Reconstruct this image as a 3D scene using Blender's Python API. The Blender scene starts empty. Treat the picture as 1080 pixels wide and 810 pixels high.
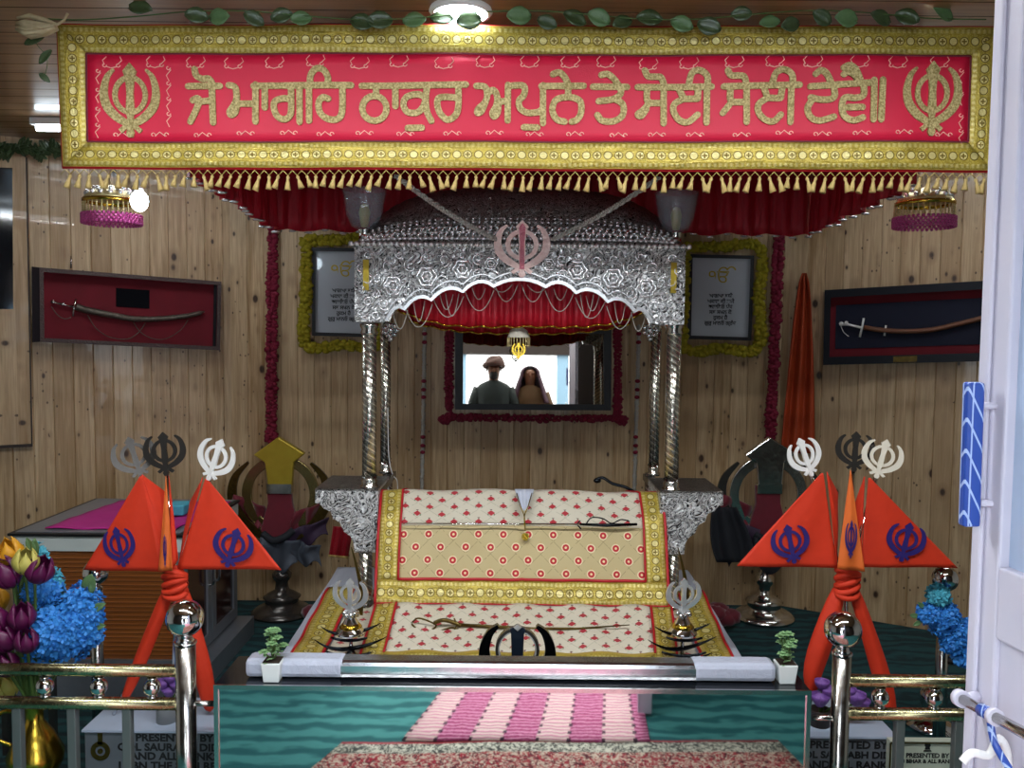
import bpy, bmesh, math, random
from mathutils import Vector, Matrix, noise as mnoise
random.seed(7)
R = math.radians
col = bpy.context.scene.collection
sc = bpy.context.scene

# ------------------------------------------------------------------ camera
F = 900.0
CAM = Vector((0, 0, 1.55))
CM = Matrix.Rotation(R(90 - 3.5), 4, 'X') @ Matrix.Rotation(R(0.55), 4, 'Z')
cd = bpy.data.cameras.new('camera'); cam = bpy.data.objects.new('camera', cd); col.objects.link(cam)
cd.sensor_width = 36; cd.lens = 36 * F / 1080; cd.clip_start = 0.02; cd.clip_end = 200
cam.matrix_world = Matrix.Translation(CAM) @ CM
sc.camera = cam

def ray(px, py):
    return (CM.to_3x3() @ Vector(((px - 540) / F, -(py - 405) / F, -1))).normalized()
def at(px, py, Y):
    d = ray(px, py); return CAM + d * (Y / d.y)
def atz(px, py, z):
    d = ray(px, py); return CAM + d * ((z - CAM.z) / d.z)
def onp(px, py, p, n, off=0.0):
    d = ray(px, py); q = p + n * off
    return CAM + d * ((q - CAM).dot(n) / d.dot(n))

# ------------------------------------------------------------------ materials
def lin(c):
    if isinstance(c, str):
        c = [int(c[i:i + 2], 16) for i in (0, 2, 4)]
    c = [v / 255 for v in c[:3]]
    return tuple(v / 12.92 if v <= 0.04045 else ((v + 0.055) / 1.055) ** 2.4 for v in c) + (1,)

class E:
    def __init__(s, nt, k): s.nt, s.k = nt, k
    def b(s, op, o, r=False):
        n = s.nt.nodes.new('ShaderNodeMath'); n.operation = op
        a, c = (o, s) if r else (s, o)
        for i, v in enumerate((a, c)):
            if isinstance(v, E): s.nt.links.new(v.k, n.inputs[i])
            else: n.inputs[i].default_value = v
        return E(s.nt, n.outputs[0])
    def __add__(s, o): return s.b('ADD', o)
    def __radd__(s, o): return s.b('ADD', o, True)
    def __sub__(s, o): return s.b('SUBTRACT', o)
    def __rsub__(s, o): return s.b('SUBTRACT', o, True)
    def __mul__(s, o): return s.b('MULTIPLY', o)
    def __rmul__(s, o): return s.b('MULTIPLY', o)
    def __truediv__(s, o): return s.b('DIVIDE', o)
    def __pow__(s, o): return s.b('POWER', o)
    def lt(s, o): return s.b('LESS_THAN', o)
    def gt(s, o): return s.b('GREATER_THAN', o)
    def mn(s, o): return s.b('MINIMUM', o)
    def mx(s, o): return s.b('MAXIMUM', o)
    def u(s, op):
        n = s.nt.nodes.new('ShaderNodeMath'); n.operation = op
        s.nt.links.new(s.k, n.inputs[0]); return E(s.nt, n.outputs[0])
    def fr(s): return s.u('FRACT')
    def fl(s): return s.u('FLOOR')
    def ab(s): return s.u('ABSOLUTE')
    def sin(s): return s.u('SINE')
    def sq(s): return s.u('SQRT')
    def rng(s, a, b, c=0.0, d=1.0):
        n = s.nt.nodes.new('ShaderNodeMapRange'); n.clamp = True
        s.nt.links.new(s.k, n.inputs[0])
        for i, v in enumerate((a, b, c, d)): n.inputs[i + 1].default_value = v
        return E(s.nt, n.outputs[0])

class G:
    """small shader graph helper"""
    def __init__(g, name):
        g.m = bpy.data.materials.new(name); g.m.use_nodes = True
        g.nt = g.m.node_tree; g.p = g.nt.nodes['Principled BSDF']; g._tc = None
    def tc(g, which):
        if g._tc is None: g._tc = g.nt.nodes.new('ShaderNodeTexCoord')
        return E(g.nt, g._tc.outputs[which])
    def sep(g, v):
        n = g.nt.nodes.new('ShaderNodeSeparateXYZ'); g.nt.links.new(v.k, n.inputs[0])
        return [E(g.nt, o) for o in n.outputs]
    def comb(g, x=0.0, y=0.0, z=0.0):
        n = g.nt.nodes.new('ShaderNodeCombineXYZ')
        for i, v in enumerate((x, y, z)):
            if isinstance(v, E): g.nt.links.new(v.k, n.inputs[i])
            else: n.inputs[i].default_value = v
        return E(g.nt, n.outputs[0])
    def noise(g, v, scale=5, detail=3, rough=0.5, dist=0.0):
        n = g.nt.nodes.new('ShaderNodeTexNoise'); g.nt.links.new(v.k, n.inputs['Vector'])
        n.inputs['Scale'].default_value = scale; n.inputs['Detail'].default_value = detail
        n.inputs['Roughness'].default_value = rough; n.inputs['Distortion'].default_value = dist
        return E(g.nt, n.outputs[0])
    def vor(g, v, scale=5, feature='F1', out='Distance', rnd=1.0):
        n = g.nt.nodes.new('ShaderNodeTexVoronoi'); n.feature = feature
        g.nt.links.new(v.k, n.inputs['Vector']); n.inputs['Scale'].default_value = scale
        n.inputs['Randomness'].default_value = rnd
        return E(g.nt, n.outputs[out])
    def white(g, v):
        n = g.nt.nodes.new('ShaderNodeTexWhiteNoise'); n.noise_dimensions = '3D'
        g.nt.links.new(v.k, n.inputs['Vector']); return E(g.nt, n.outputs['Value'])
    def mix(g, f, a, b):
        n = g.nt.nodes.new('ShaderNodeMix'); n.data_type = 'RGBA'
        if isinstance(f, E): g.nt.links.new(f.k, n.inputs[0])
        else: n.inputs[0].default_value = f
        for i, v in ((6, a), (7, b)):
            if isinstance(v, E): g.nt.links.new(v.k, n.inputs[i])
            else: n.inputs[i].default_value = lin(v)
        return E(g.nt, n.outputs[2])
    def set(g, **kw):
        for k, v in kw.items():
            k = {'base': 'Base Color', 'rough': 'Roughness', 'metal': 'Metallic', 'spec': 'Specular IOR Level', 'trans': 'Transmission Weight',
                 'emit': 'Emission Color', 'es': 'Emission Strength', 'sheen': 'Sheen Weight', 'coat': 'Coat Weight', 'alpha': 'Alpha', 'ior': 'IOR',
                 'sss': 'Subsurface Weight'}[k]
            s = g.p.inputs[k]
            if isinstance(v, E): g.nt.links.new(v.k, s)
            elif isinstance(v, (str, list, tuple)): s.default_value = lin(v)
            else: s.default_value = v
        return g
    def bump(g, h, strength=0.5, dist=0.01):
        n = g.nt.nodes.new('ShaderNodeBump'); g.nt.links.new(h.k, n.inputs['Height'])
        n.inputs['Strength'].default_value = strength; n.inputs['Distance'].default_value = dist
        g.nt.links.new(n.outputs[0], g.p.inputs['Normal']); return g

def simple(name, base, rough=0.5, metal=0.0, nz=None, **kw):
    g = G(name)
    if nz:
        o = g.tc('Object'); f = g.noise(o, nz[0], 3)
        g.set(base=g.mix(f, base, nz[1])); g.bump(f, nz[2] if len(nz) > 2 else 0.2, 0.005)
    else: g.set(base=base)
    g.set(rough=rough, metal=metal, **kw); return g.m

def wood_wall(name='pine_planks', pw=0.086):
    g = G(name); uv = g.sep(g.tc('UV')); u, v = uv[0], uv[1]
    idx = (u / pw).fl(); rnd = g.white(g.comb(idx, 3.1, 0)); rnd2 = g.white(g.comb(idx, 9.7, 2))
    vec = g.comb(u * 1.0, v * 1.0 + rnd * 7.0, rnd2 * 5)
    gr = g.noise(g.comb(u * 26, v * 1.3 + rnd * 9, rnd2 * 9), 2.2, 4, 0.6, 0.6)
    fine = g.noise(g.comb(u * 160, v * 3.0, rnd * 4), 2, 2)
    k = g.vor(g.comb(u * 1.25 + rnd2, v * 0.8 + rnd * 11, 0), 6.0)
    k2 = g.vor(g.comb(u * 1.0 + rnd2 * 3, v * 0.55 + rnd * 5, 4), 15.0)
    k3 = g.vor(g.comb(u * 1.0 + rnd2 * 5, v * 0.7 + rnd * 3, 9), 26.0)
    pt = g.noise(g.comb(u * 2.5, v * 2.5, 7), 1.1, 1)
    kn = k.rng(0.07, 0.12, 1, 0).mx(k2.rng(0.07, 0.13, 0.95, 0) * pt.gt(0.42)).mx(k3.rng(0.08, 0.14, 0.85, 0) * pt.lt(0.5))
    halo = k.rng(0.08, 0.26, 0.45, 0).mx(k2.rng(0.06, 0.24, 0.3, 0))
    c = g.mix(gr.rng(0.34, 0.66), 'cdb088', '9a784c')
    c = g.mix(rnd * 0.45, c, 'd6bd98')
    c = g.mix(rnd2.rng(0.6, 1.0) * 0.6, c, '9a7a52')
    big = g.noise(g.comb(u * 3, v * 1.2, 3), 1.3, 3)
    c = g.mix(big.rng(0.5, 0.75) * 0.4, c, '7a5c3a')
    c = g.mix(halo, c, '6e4a2e')
    c = g.mix(kn, c, '2e190c')
    c = g.mix(fine.rng(0.45, 0.75) * 0.4, c, '7a5833')
    g.set(base=c, rough=0.42, coat=0.15); g.bump(gr + fine * 0.3, 0.12, 0.004); return g.m

def ceil_wood():
    g = G('varnished_ceiling_planks'); o = g.sep(g.tc('Object')); x, y = o[0], o[1]
    p = 0.10; idx = (y / p).fl(); rnd = g.white(g.comb(idx, 1, 0))
    gr = g.noise(g.comb(x * 1.2 + rnd * 9, y * 30, rnd * 4), 2, 4, 0.6)
    gap = (y / p).fr().lt(0.05)
    c = g.mix(gr.rng(0.3, 0.7), 'b0875c', '7c5a3c'); c = g.mix(rnd * 0.5, c, '94704c'); c = g.mix(gap, c, '1c120b')
    g.set(base=c, rough=0.28, coat=0.3); g.bump((y / p).fr().rng(0.0, 0.08) + gr * 0.1, 0.5, 0.006); return g.m

def silver_emboss(name, scale=42, base='fafafa', rough=0.25, strength=1.0, dist=0.009, metal=0.3):
    g = G(name); o = g.tc('Object')
    wob = g.noise(o, 18, 2)
    xyz = g.sep(o); v = g.comb(xyz[0] + wob * 0.05, xyz[1], xyz[2] + wob * 0.05)
    wv_ = g.comb(xyz[0] + wob * 0.05, xyz[1] * 0.3, xyz[2] + wob * 0.05)
    b = g.noise(v, scale * 0.6, 2, 0.5, 2.2); c = (b * 30.0).sin()
    e = g.vor(wv_, scale * 0.7, 'DISTANCE_TO_EDGE')
    h = c.rng(-0.7, 0.8) * 0.9 + e.rng(0.0, 0.25) * 0.2
    dark = c.rng(-0.95, -0.45, 1.0, 0.0)
    g.set(base=g.mix(dark, base, '1a1b1c'), rough=rough, metal=metal); g.bump(h, strength, dist); return g.m

def steel_brushed(name='stainless_steel', base='c9c6c0', rough=0.18):
    g = G(name); o = g.tc('Object'); n = g.noise(o, 60, 2)
    g.set(base=base, rough=n.rng(0.2, 0.8, rough * 0.7, rough * 1.4), metal=1.0); return g.m

def gold_lace(name='gold_brocade', w=0.078, p=0.030):
    # u runs along the band, v across it (0..w)
    g = G(name); uv = g.sep(g.tc('UV')); u, v = uv[0], uv[1]
    fu = (u / p).fr() - 0.5; dv = (v - w * 0.5) / p
    idx = (u / p).fl(); alt = (idx * 0.5).fr().gt(0.25)
    d = (fu * fu + dv * dv).sq()
    disc = d.lt(0.33); ringm = d.lt(0.42) * d.gt(0.32)
    cross = (fu.ab().lt(0.07).mx(dv.ab().lt(0.07))) * d.lt(0.25) * alt
    edge = (v / w - 0.5).ab()
    fine = ((u * 420).sin() * 0.5 + 0.5) * edge.gt(0.28) * edge.lt(0.42)
    big = g.noise(g.comb(u * 4, v * 14, 0), 4, 3, 0.6)
    gl = g.white(g.comb((u * 330).fl(), (v * 330).fl(), 0))
    c = g.mix(big.rng(0.3, 0.7), 'c8af42', '968024')
    c = g.mix(gl.rng(0.55, 1.0) * 0.5, c, 'e6d479')
    c = g.mix(fine * 0.5, c, 'f1e3a0')
    c = g.mix(ringm, c, '76631b'); c = g.mix(disc * 0.65, c, 'efe2a2'); c = g.mix(cross, c, '7a651c')
    c = g.mix(edge.gt(0.47), c, 'd4b85a')
    g.set(base=c, rough=0.38, metal=0.3)
    g.bump(big * 2.0 + gl * 0.25 + disc * 0.4 + fine * 0.3, 0.5, 0.006); return g.m

def rumala(name, kind):
    # u metres across, v metres along
    g = G(name); uv = g.sep(g.tc('UV')); u, v = uv[0], uv[1]
    pu, pv = 0.087, 0.044
    if kind == 'paisley': pu, pv = 0.072, 0.036
    if kind == 'white': pu, pv = 0.087, 0.030
    row = (v / pv).fl(); odd = (row * 0.5).fr().gt(0.25)
    uu = (u / pu + odd * 0.5)
    fu = (uu.fr() - 0.5) * pu; fv = ((v / pv).fr() - 0.5) * pv
    d = (fu * fu + fv * fv).sq()
    weave = g.noise(g.comb(u * 300, v * 300, 0), 1, 1); soft = g.noise(g.comb(u * 7, v * 7, 0), 1, 2)
    # thin trellis lines joining the flowers
    l1 = (u / pu + v / (2 * pv)).fr() - 0.5; l2 = (u / pu - v / (2 * pv)).fr() - 0.5
    tre = l1.ab().lt(0.016).mx(l2.ab().lt(0.016)) * (g.noise(g.comb(u * 90, v * 90, 0), 1, 1).gt(0.45))
    if kind == 'flower':
        c = g.mix(soft, 'cdbb8c', 'bda878')
        c = g.mix(tre * 0.7, c, '8a7a50')
        stem = fu.ab().lt(0.0015) * fv.gt(0.0) * fv.lt(0.021)
        c = g.mix(stem, c, 'c9a86a')
        c = g.mix(d.lt(0.0155) * d.gt(0.010), c, 'ead9b0')
        c = g.mix(d.lt(0.0115), c, 'c2202a'); c = g.mix(d.lt(0.0042), c, 'f0d8a8')
    else:
        c = g.mix(soft, 'dad2c0', 'cabfa6')
        c = g.mix(tre * 0.8, c, 'a09a80')
        dia = fu.ab() * 0.75 + fv.ab()
        c = g.mix(dia.lt(0.0105), c, 'a8202e' if kind == 'paisley' else 'b3232f')
        c = g.mix((fu.ab() + (fv - 0.0145).ab()).lt(0.005), c, '6f5a4a')
        c = g.mix(((fu.ab() - 0.011).ab() + (fv + 0.006).ab()).lt(0.0035), c, '75805a')
    g.set(base=c, rough=0.7, sheen=0.2); g.bump(weave * 0.4 + soft * 2, 0.25, 0.004); return g.m

MT = {}
def M(k): return MT[k]
MT['wall'] = wood_wall()
MT['ceil'] = ceil_wood()
MT['wood_panel'] = wood_wall('pale_wood_panel', 0.115)
MT['emboss'] = silver_emboss('embossed_silver')
MT['emboss_fine'] = silver_emboss('embossed_silver_roof', 60, '8c8a88', 0.3, 0.5, 0.006, 0.9)
MT['steel'] = steel_brushed()
MT['brass_steel'] = steel_brushed('warm_steel', 'a8a27c', 0.24)
MT['baluster'] = simple('grey_steel_baluster', '6c7472', 0.45, 0.5)
MT['emb_ring'] = simple('aged_brass_ring', '9a8a58', 0.25, 0.9)
MT['bar_steel'] = steel_brushed('satin_steel', 'd4d6da', 0.2)
MT['pennant'] = simple('rust_orange_cloth', 'b8430e', 0.7, 0, (6, '8e2c0a', 0.3))
MT['chrome'] = simple('chrome', 'dadada', 0.08, 1.0)
MT['dark_steel'] = simple('dark_steel', '56524e', 0.25, 0.7)
MT['dark_matt'] = simple('dark_plaque', '0c0d12', 0.9, spec=0.1)
MT['blue_steel'] = simple('blue_black_steel', '1c2634', 0.3, 0.4)
MT['black_steel'] = simple('black_steel', '1d2126', 0.2, 0.9)
MT['gold'] = simple('polished_gold', 'd9b84a', 0.22, 1.0, (40, 'b8942c', 0.1))
MT['goldcloth'] = simple('gold_satin', 'c9b03a', 0.4, 0.5, (12, '9c8522', 0.5))
MT['bead'] = simple('silver_bead', 'f0f0f0', 0.2, 0.7)
MT['white_metal'] = simple('white_painted_metal', 'e8e6e2', 0.3)
MT['cream_metal'] = simple('cream_painted_metal', 'd8d0be', 0.3)
MT['orange'] = simple('orange_cloth', 'd8340e', 0.7, 0, (30, 'c62c08', 0.2))
MT['orange_light'] = simple('light_orange_cloth', 'e8702a', 0.65, 0, (30, 'd86420', 0.15))
MT['navy'] = simple('navy_print', '2b1c6e', 0.6, 0, (60, '241560', 0.1))
MT['maroon_fl'] = simple('maroon_flower', '920c36', 0.8, 0, (160, '5e0620', 0.6))
MT['yellow_fl'] = simple('olive_yellow_flower', 'a89a10', 0.8, 0, (120, '857808', 0.5))
MT['white_fl'] = simple('white_pearl_string', 'c8c4ba', 0.5, 0, (200, '8f8b82', 0.8))
MT['black_frame'] = simple('black_frame', '101116', 0.5)
MT['white_sheet'] = simple('white_sheet', 'cfd3e0', 0.8, 0, (8, 'bcc2d2', 0.3))
MT['maroon_cloth'] = simple('maroon_cloth', '7a0f28', 0.7, 0, (14, '5a0a1c', 0.5), sheen=0.3)
MT['purple_cloth'] = simple('purple_cloth', '4a3450', 0.7, 0, (14, '35263c', 0.5))
MT['grey_cloth'] = simple('grey_cloth', '5d6470', 0.7, 0, (14, '474d58', 0.5))
MT['black_cloth'] = simple('black_cloth', '14161c', 0.8, 0, (14, '20232b', 0.5))
MT['pink_cloth'] = simple('pink_cloth', 'c2268a', 0.6, 0, (10, 'a81c76', 0.4))
MT['leaf'] = simple('dark_green_leaf', '2b4026', 0.3, 0, (60, '50603c', 0.3))
MT['leaf_pale'] = simple('pale_green_leaf', '6c8a5c', 0.4, 0, (60, '46683c', 0.3))
MT['leaf_light'] = simple('light_green_leaf', '9cc08a', 0.5, 0, (80, '4f8048', 0.4))
MT['stem'] = simple('green_stem', '4f6b30', 0.5, 0, (60, '3b5525', 0.2))
MT['blue_fl'] = simple('blue_petal', '3d97e0', 0.6, 0, (40, '2a78cf', 0.3))
MT['teal_fl'] = simple('teal_petal', '56b4c8', 0.6, 0, (40, '3a98b0', 0.3))
MT['purple_fl'] = simple('purple_petal', '641046', 0.4, 0, (30, '470a3a', 0.3))
MT['lilac_fl'] = simple('lilac_petal', '8d5fae', 0.55, 0, (40, '5f3a86', 0.3))
MT['yellow_petal'] = simple('yellow_petal', 'e2a524', 0.5, 0, (30, 'cf8a16', 0.3))
MT['pale_petal'] = simple('pale_yellow_petal', 'cfc46a', 0.5, 0, (30, 'b0a548', 0.3))
MT['pot'] = simple('white_ceramic', 'e4eae8', 0.25, 0, (30, 'dbe2e0', 0.05))
MT['soil'] = simple('dark_soil', '2a1f18', 0.9, 0, (80, '3b2d22', 0.6))
MT['grey_box'] = simple('grey_painted_metal', '5f646a', 0.4, 0, (20, '565b61', 0.05))
MT['box_top'] = simple('pale_blue_grey_top', 'a6b2c4', 0.3, 0, (20, '9aa6b8', 0.05))
MT['plaque'] = simple('pale_stone_plaque', 'b9c0ae', 0.35, 0, (20, 'aab2a0', 0.05))
MT['ink'] = simple('black_ink', '0c0d10', 0.6)
MT['alu'] = simple('grey_aluminium', '8c929a', 0.35, 0.5, (30, '80868e', 0.05))
MT['white_lam'] = simple('white_laminate', 'd3dcd8', 0.35, 0, (10, 'c8d2ce', 0.03))
MT['cab_red'] = simple('maroon_cabinet_pane', '3c1a18', 0.12, 0, (6, '2e1312', 0.03))
MT['black_edge'] = simple('black_edge', '101014', 0.4)
MT['upvc'] = simple('white_plastic_door', 'cdc8d4', 0.4, 0, (25, 'c0bfd0', 0.25))
MT['paint_white'] = simple('white_wall_paint', 'c9c5bc', 0.7, 0, (5, 'bcb8ae', 0.05))
MT['skin'] = simple('brown_skin', '8a5a3e', 0.5, 0, (30, '7c4f36', 0.1))
MT['coat_dark'] = simple('dark_green_jacket', '28322f', 0.8, 0, (20, '1f2825', 0.2))
MT['coat_brown'] = simple('brown_shawl', '6a4a2c', 0.8, 0, (20, '58401f', 0.2))
MT['turban'] = simple('brown_turban', '5c3b30', 0.8, 0, (20, '4a2e25', 0.3))
MT['scarf'] = simple('plum_headscarf', '4a2436', 0.8, 0, (20, '3a1b2a', 0.3))
MT['trouser'] = simple('grey_trousers', '3a3c42', 0.8)
MT['hair'] = simple('black_hair', '120d0a', 0.6)
MT['bulb_glass'] = simple('lit_bulb', 'ffffff', 0.3, emit='dff2ff', es=28.0)
MT['tube_lit'] = simple('lit_tube', 'ffffff', 0.3, emit='e4f4ff', es=16.0)
MT['led_panel'] = simple('lit_led_panel', 'ffffff', 0.3, emit='e4f4ff', es=22.0)
g = G('clear_glass'); g.set(base='f4f8f8', rough=0.02, trans=1.0, ior=1.45); MT['glass'] = g.m
g = G('etched_glass'); o = g.tc('Object'); g.set(base='8f9aa4', rough=0.06, alpha=0.26, spec=1.0); g.bump(g.vor(o, 70), 0.5, 0.004); MT['cupglass'] = g.m
g = G('dark_window_glass'); g.set(base='12151a', rough=0.06, spec=0.8); MT['dark_glass'] = g.m
g = G('blueish_door_glass'); g.set(base='aebfd8', rough=0.1, spec=0.8); MT['door_glass'] = g.m
g = G('mirror_pane'); g.set(base='a8a49c', rough=0.015, metal=1.0); MT['mirror'] = g.m
g = G('mirror_front_panel'); o = g.tc('Object'); g.set(base='c4cccb', rough=0.03, metal=1.0); g.bump(g.noise(o, 3.5, 2), 0.06, 0.01); MT['front_mirror'] = g.m
g = G('plastic_wrap'); o = g.tc('Object'); g.set(base='b8bdcd', rough=0.25, spec=0.7); g.bump(g.noise(o, 45, 3, 0.6, 1.0), 0.5, 0.006); MT['wrap'] = g.m
g = G('blue_plastic_film'); o = g.sep(g.tc('Object'))
s = ((o[2] * 30.0 + o[1] * 30 + o[0] * 60 + 0.2).fr()); s2 = ((o[0] * 70.0 - o[1] * 60).fr())
g.set(base=g.mix(s.lt(0.14).mx(s2.lt(0.12)), '2a4a9e', 'a8bce4'), rough=0.3); MT['bluefilm'] = g.m
g = G('red_banner_satin'); o = g.tc('Object'); n = g.noise(o, 4, 2); f = g.noise(o, 320, 1)
g.set(base=g.mix(n, 'dc1440', 'cc1038'), rough=0.55); g.bump(f * 0.5 + n, 0.25, 0.003); MT['banner_red'] = g.m
g = G('crimson_gathered_cloth'); uv = g.sep(g.tc('UV')); n = g.noise(g.comb(uv[0] * 40, uv[1] * 2, 0), 2, 3, 0.6)
g.set(base=g.mix(n, 'c00c28', '94081c'), rough=0.5); g.bump(n, 0.8, 0.01); MT['crimson'] = g.m
g = G('glitter_gold_cord'); o = g.tc('Object'); w = g.vor(o, 260, 'F1', 'Distance'); w2 = g.noise(o, 180, 2)
g.set(base=g.mix(w2.rng(0.35, 0.65), 'd6c48a', '948248'), rough=0.5, metal=0.1); g.bump(w, 0.5, 0.004); MT['goldcord'] = g.m
g = G('gold_thread'); g.set(base='cdb26a', rough=0.45, metal=0.4); MT['goldthread'] = g.m
g = G('pale_thread'); g.set(base='eeb9a4', rough=0.6); MT['pale_thread'] = g.m
g = G('cream_tassel'); o = g.tc('Object'); n = g.noise(o, 120, 2); g.set(base=g.mix(n, 'd2b878', 'a58848'), rough=0.6); g.bump(n, 0.5, 0.004); MT['tassel'] = g.m
MT['gold_border'] = gold_lace()
MT['gold_border_s'] = gold_lace('gold_brocade_rumala', 0.078, 0.034)
MT['rum_flower'] = rumala('beige_flower_cloth', 'flower')
MT['rum_white'] = rumala('white_red_flower_cloth', 'white')
MT['rum_paisley'] = rumala('white_paisley_cloth', 'paisley')
MT['red_piping'] = simple('red_piping', 'b81420', 0.5)
# twisted pillar
g = G('spiral_steel'); o = g.sep(g.tc('UV')); s = (o[0] * 4.0 + o[1] * 42.0).fr()
h = (s - 0.5).ab()
g.set(base=g.mix(h.lt(0.12), 'b2aea2', 'fffbe8'), rough=0.24, metal=0.92); g.bump(h, 0.3, 0.006); MT['spiral'] = g.m
# carpets
g = G('teal_carpet'); o = g.sep(g.tc('Object')); x, y = o[0], o[1]
wv = ((y * 62 + (g.noise(g.comb(x * 3, y * 6, 0), 2, 2) * 9)).sin()) ; bl = g.noise(g.comb(x * 9, y * 40, 0), 1, 3)
fz = g.noise(g.comb(x * 400, y * 400, 0), 1, 1)
c2 = g.mix((wv * 0.5 + bl).rng(0.2, 0.8), '1f6366', '4e9894'); c2 = g.mix(fz.rng(0.3, 0.8) * 0.4, c2, '124f54')
g.set(base=c2, rough=0.95); g.bump(wv * 0.4 + fz, 0.6, 0.008); MT['teal'] = g.m
g = G('dark_teal_carpet'); o = g.sep(g.tc('Object')); x, y = o[0], o[1]
wv = ((y * 80 + (g.noise(g.comb(x * 3, y * 6, 0), 2, 2) * 14)).sin()) ; bl = g.noise(g.comb(x * 9, y * 40, 0), 1, 3); fz = g.noise(g.comb(x * 400, y * 400, 0), 1, 1)
c = g.mix((wv * 0.5 + bl).rng(0.2, 0.8), '10343a', '1f5558'); c = g.mix(fz.rng(0.3, 0.8) * 0.4, c, '0a2428')
g.set(base=c, rough=0.95); g.bump(wv * 0.5 + fz, 0.7, 0.01); MT['teal_dark'] = g.m
g = G('pink_striped_runner'); uv = g.sep(g.tc('UV')); u, v = uv[0], uv[1]
st = (u / 0.25).fr(); wav = ((v * 240 + g.noise(g.comb(u * 14, v * 14, 0), 1, 2) * 9).sin()); spk = g.noise(g.comb(u * 70, v * 70, 0), 1, 2)
c = g.mix(st.gt(0.5), g.mix(wav.rng(-0.3, 0.6), 'e4c4bc', 'd0889c'), g.mix((wav * 0.3 + spk).rng(0.3, 0.7), '9c2a60', 'd888a8'))
dots = ((u / 0.25).fr() - 0.5).ab().lt(0.03).mx((u / 0.25).fr().lt(0.05)) * (v * 18).fr().lt(0.4)
c = g.mix(dots, c, '3a1830'); g.set(base=c, rough=0.95); g.bump(wav, 0.4, 0.006); MT['runner'] = g.m
g = G('patterned_rug'); o = g.tc('Object'); xyz = g.sep(o); n = g.noise(o, 38, 3, 0.6, 2.5); n2 = g.noise(o, 24, 2, 0.5, 3)
border = g.tc('UV'); uvx = g.sep(border); bd = uvx[1]
c = g.mix(n.gt(0.5), 'a8182e', 'd8c0aa'); c = g.mix(n2.gt(0.56), c, '5a1020')
c2 = g.mix(n.gt(0.5), 'd6cdba', '40403c')
c = g.mix(bd.gt(0.90), c, c2); c = g.mix(bd.gt(0.985), c, 'a82434')
g.set(base=c, rough=0.95); g.bump(n, 0.4, 0.006); MT['rug'] = g.m
# reeded brown wood of the cabinet
g = G('reeded_brown_wood'); o = g.sep(g.tc('Object')); z = o[2]; n = g.noise(g.comb(o[0] * 3, 0, z * 60), 1, 3)
rib = (z / 0.017).fr(); c = g.mix(n, 'a8622e', '7a4418'); c = g.mix(rib.lt(0.14), c, '35190a')
g.set(base=c, rough=0.35); g.bump((rib - 0.5).ab(), 0.6, 0.006); MT['reeded'] = g.m
g = G('dark_red_velvet'); o = g.tc('Object'); n = g.noise(o, 8, 2); g.set(base=g.mix(n, '7a0e20', '5c0916'), rough=0.85); MT['velvet_red'] = g.m
g = G('navy_velvet'); o = g.tc('Object'); n = g.noise(o, 8, 2); g.set(base=g.mix(n, '10162e', '0c1024'), rough=0.85); MT['velvet_navy'] = g.m
MT['case_frame'] = simple('grey_brown_carved_frame', '54403c', 0.45, 0.1, (120, '3c2c28', 0.8))
MT['case_dark'] = simple('dark_case_wood', '16080e', 0.9, 0, (20, '120810', 0.1))
MT['navy_frame'] = simple('navy_black_frame', '10151f', 0.4, 0, (20, '0b0f18', 0.05), spec=0.25)
MT['paper'] = simple('grey_white_paper', 'b9bec4', 0.25, 0, (6, 'afb5bc', 0.02), coat=0.6)
MT['scabbard'] = simple('engraved_scabbard', '6d6458', 0.4, 0.5, (90, '3c342c', 0.8))
MT['brown_scab'] = simple('brown_leather_scabbard', '7b4e34', 0.5, 0, (60, '6a4029', 0.3))
MT['husk'] = simple('cream_dry_husk', 'cdbd98', 0.7, 0, (60, '9f8c66', 0.8))
MT['purple_bead'] = simple('magenta_bead', 'a8286e', 0.3, 0.1, (150, 'd060a0', 0.5))
MT['gold_bead'] = simple('gold_bead', 'b89a4c', 0.35, 0.5, (150, 'e8dcb0', 0.5))
MT['pinkwhite'] = simple('pinkish_white_enamel', 'e2cdc4', 0.35, 0.2, (90, 'c99c94', 0.4))
MT['rubyrow'] = simple('ruby_stones', 'b04458', 0.25, 0.1, (200, 'dd8c98', 0.5))
MT['dark_brown'] = simple('dark_brown_wood', '2e2019', 0.6, 0, (20, '241812', 0.2))
MT['gold_brown'] = simple('antique_brass', '6e5a28', 0.3, 0.8, (60, '3a2e14', 0.3))
MT['blue_post'] = simple('pale_blue_paint', '9fc4dd', 0.5)
MT['concrete'] = simple('grey_concrete', '9a9c9c', 0.9, 0, (6, '8a8c8c', 0.2))

# ------------------------------------------------------------------ mesh building
def crom(P, n=6):
    P = [Vector(p) for p in P]
    if len(P) < 3: return P
    out = []
    Q = [P[0]] + P + [P[-1]]
    for i in range(1, len(Q) - 2):
        a, b, c, d = Q[i - 1], Q[i], Q[i + 1], Q[i + 2]
        for k in range(n):
            t = k / n
            out.append(0.5 * ((2 * b) + (c - a) * t + (2 * a - 5 * b + 4 * c - d) * t * t + (3 * b - a - 3 * c + d) * t ** 3))
    out.append(P[-1]); return out

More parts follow.
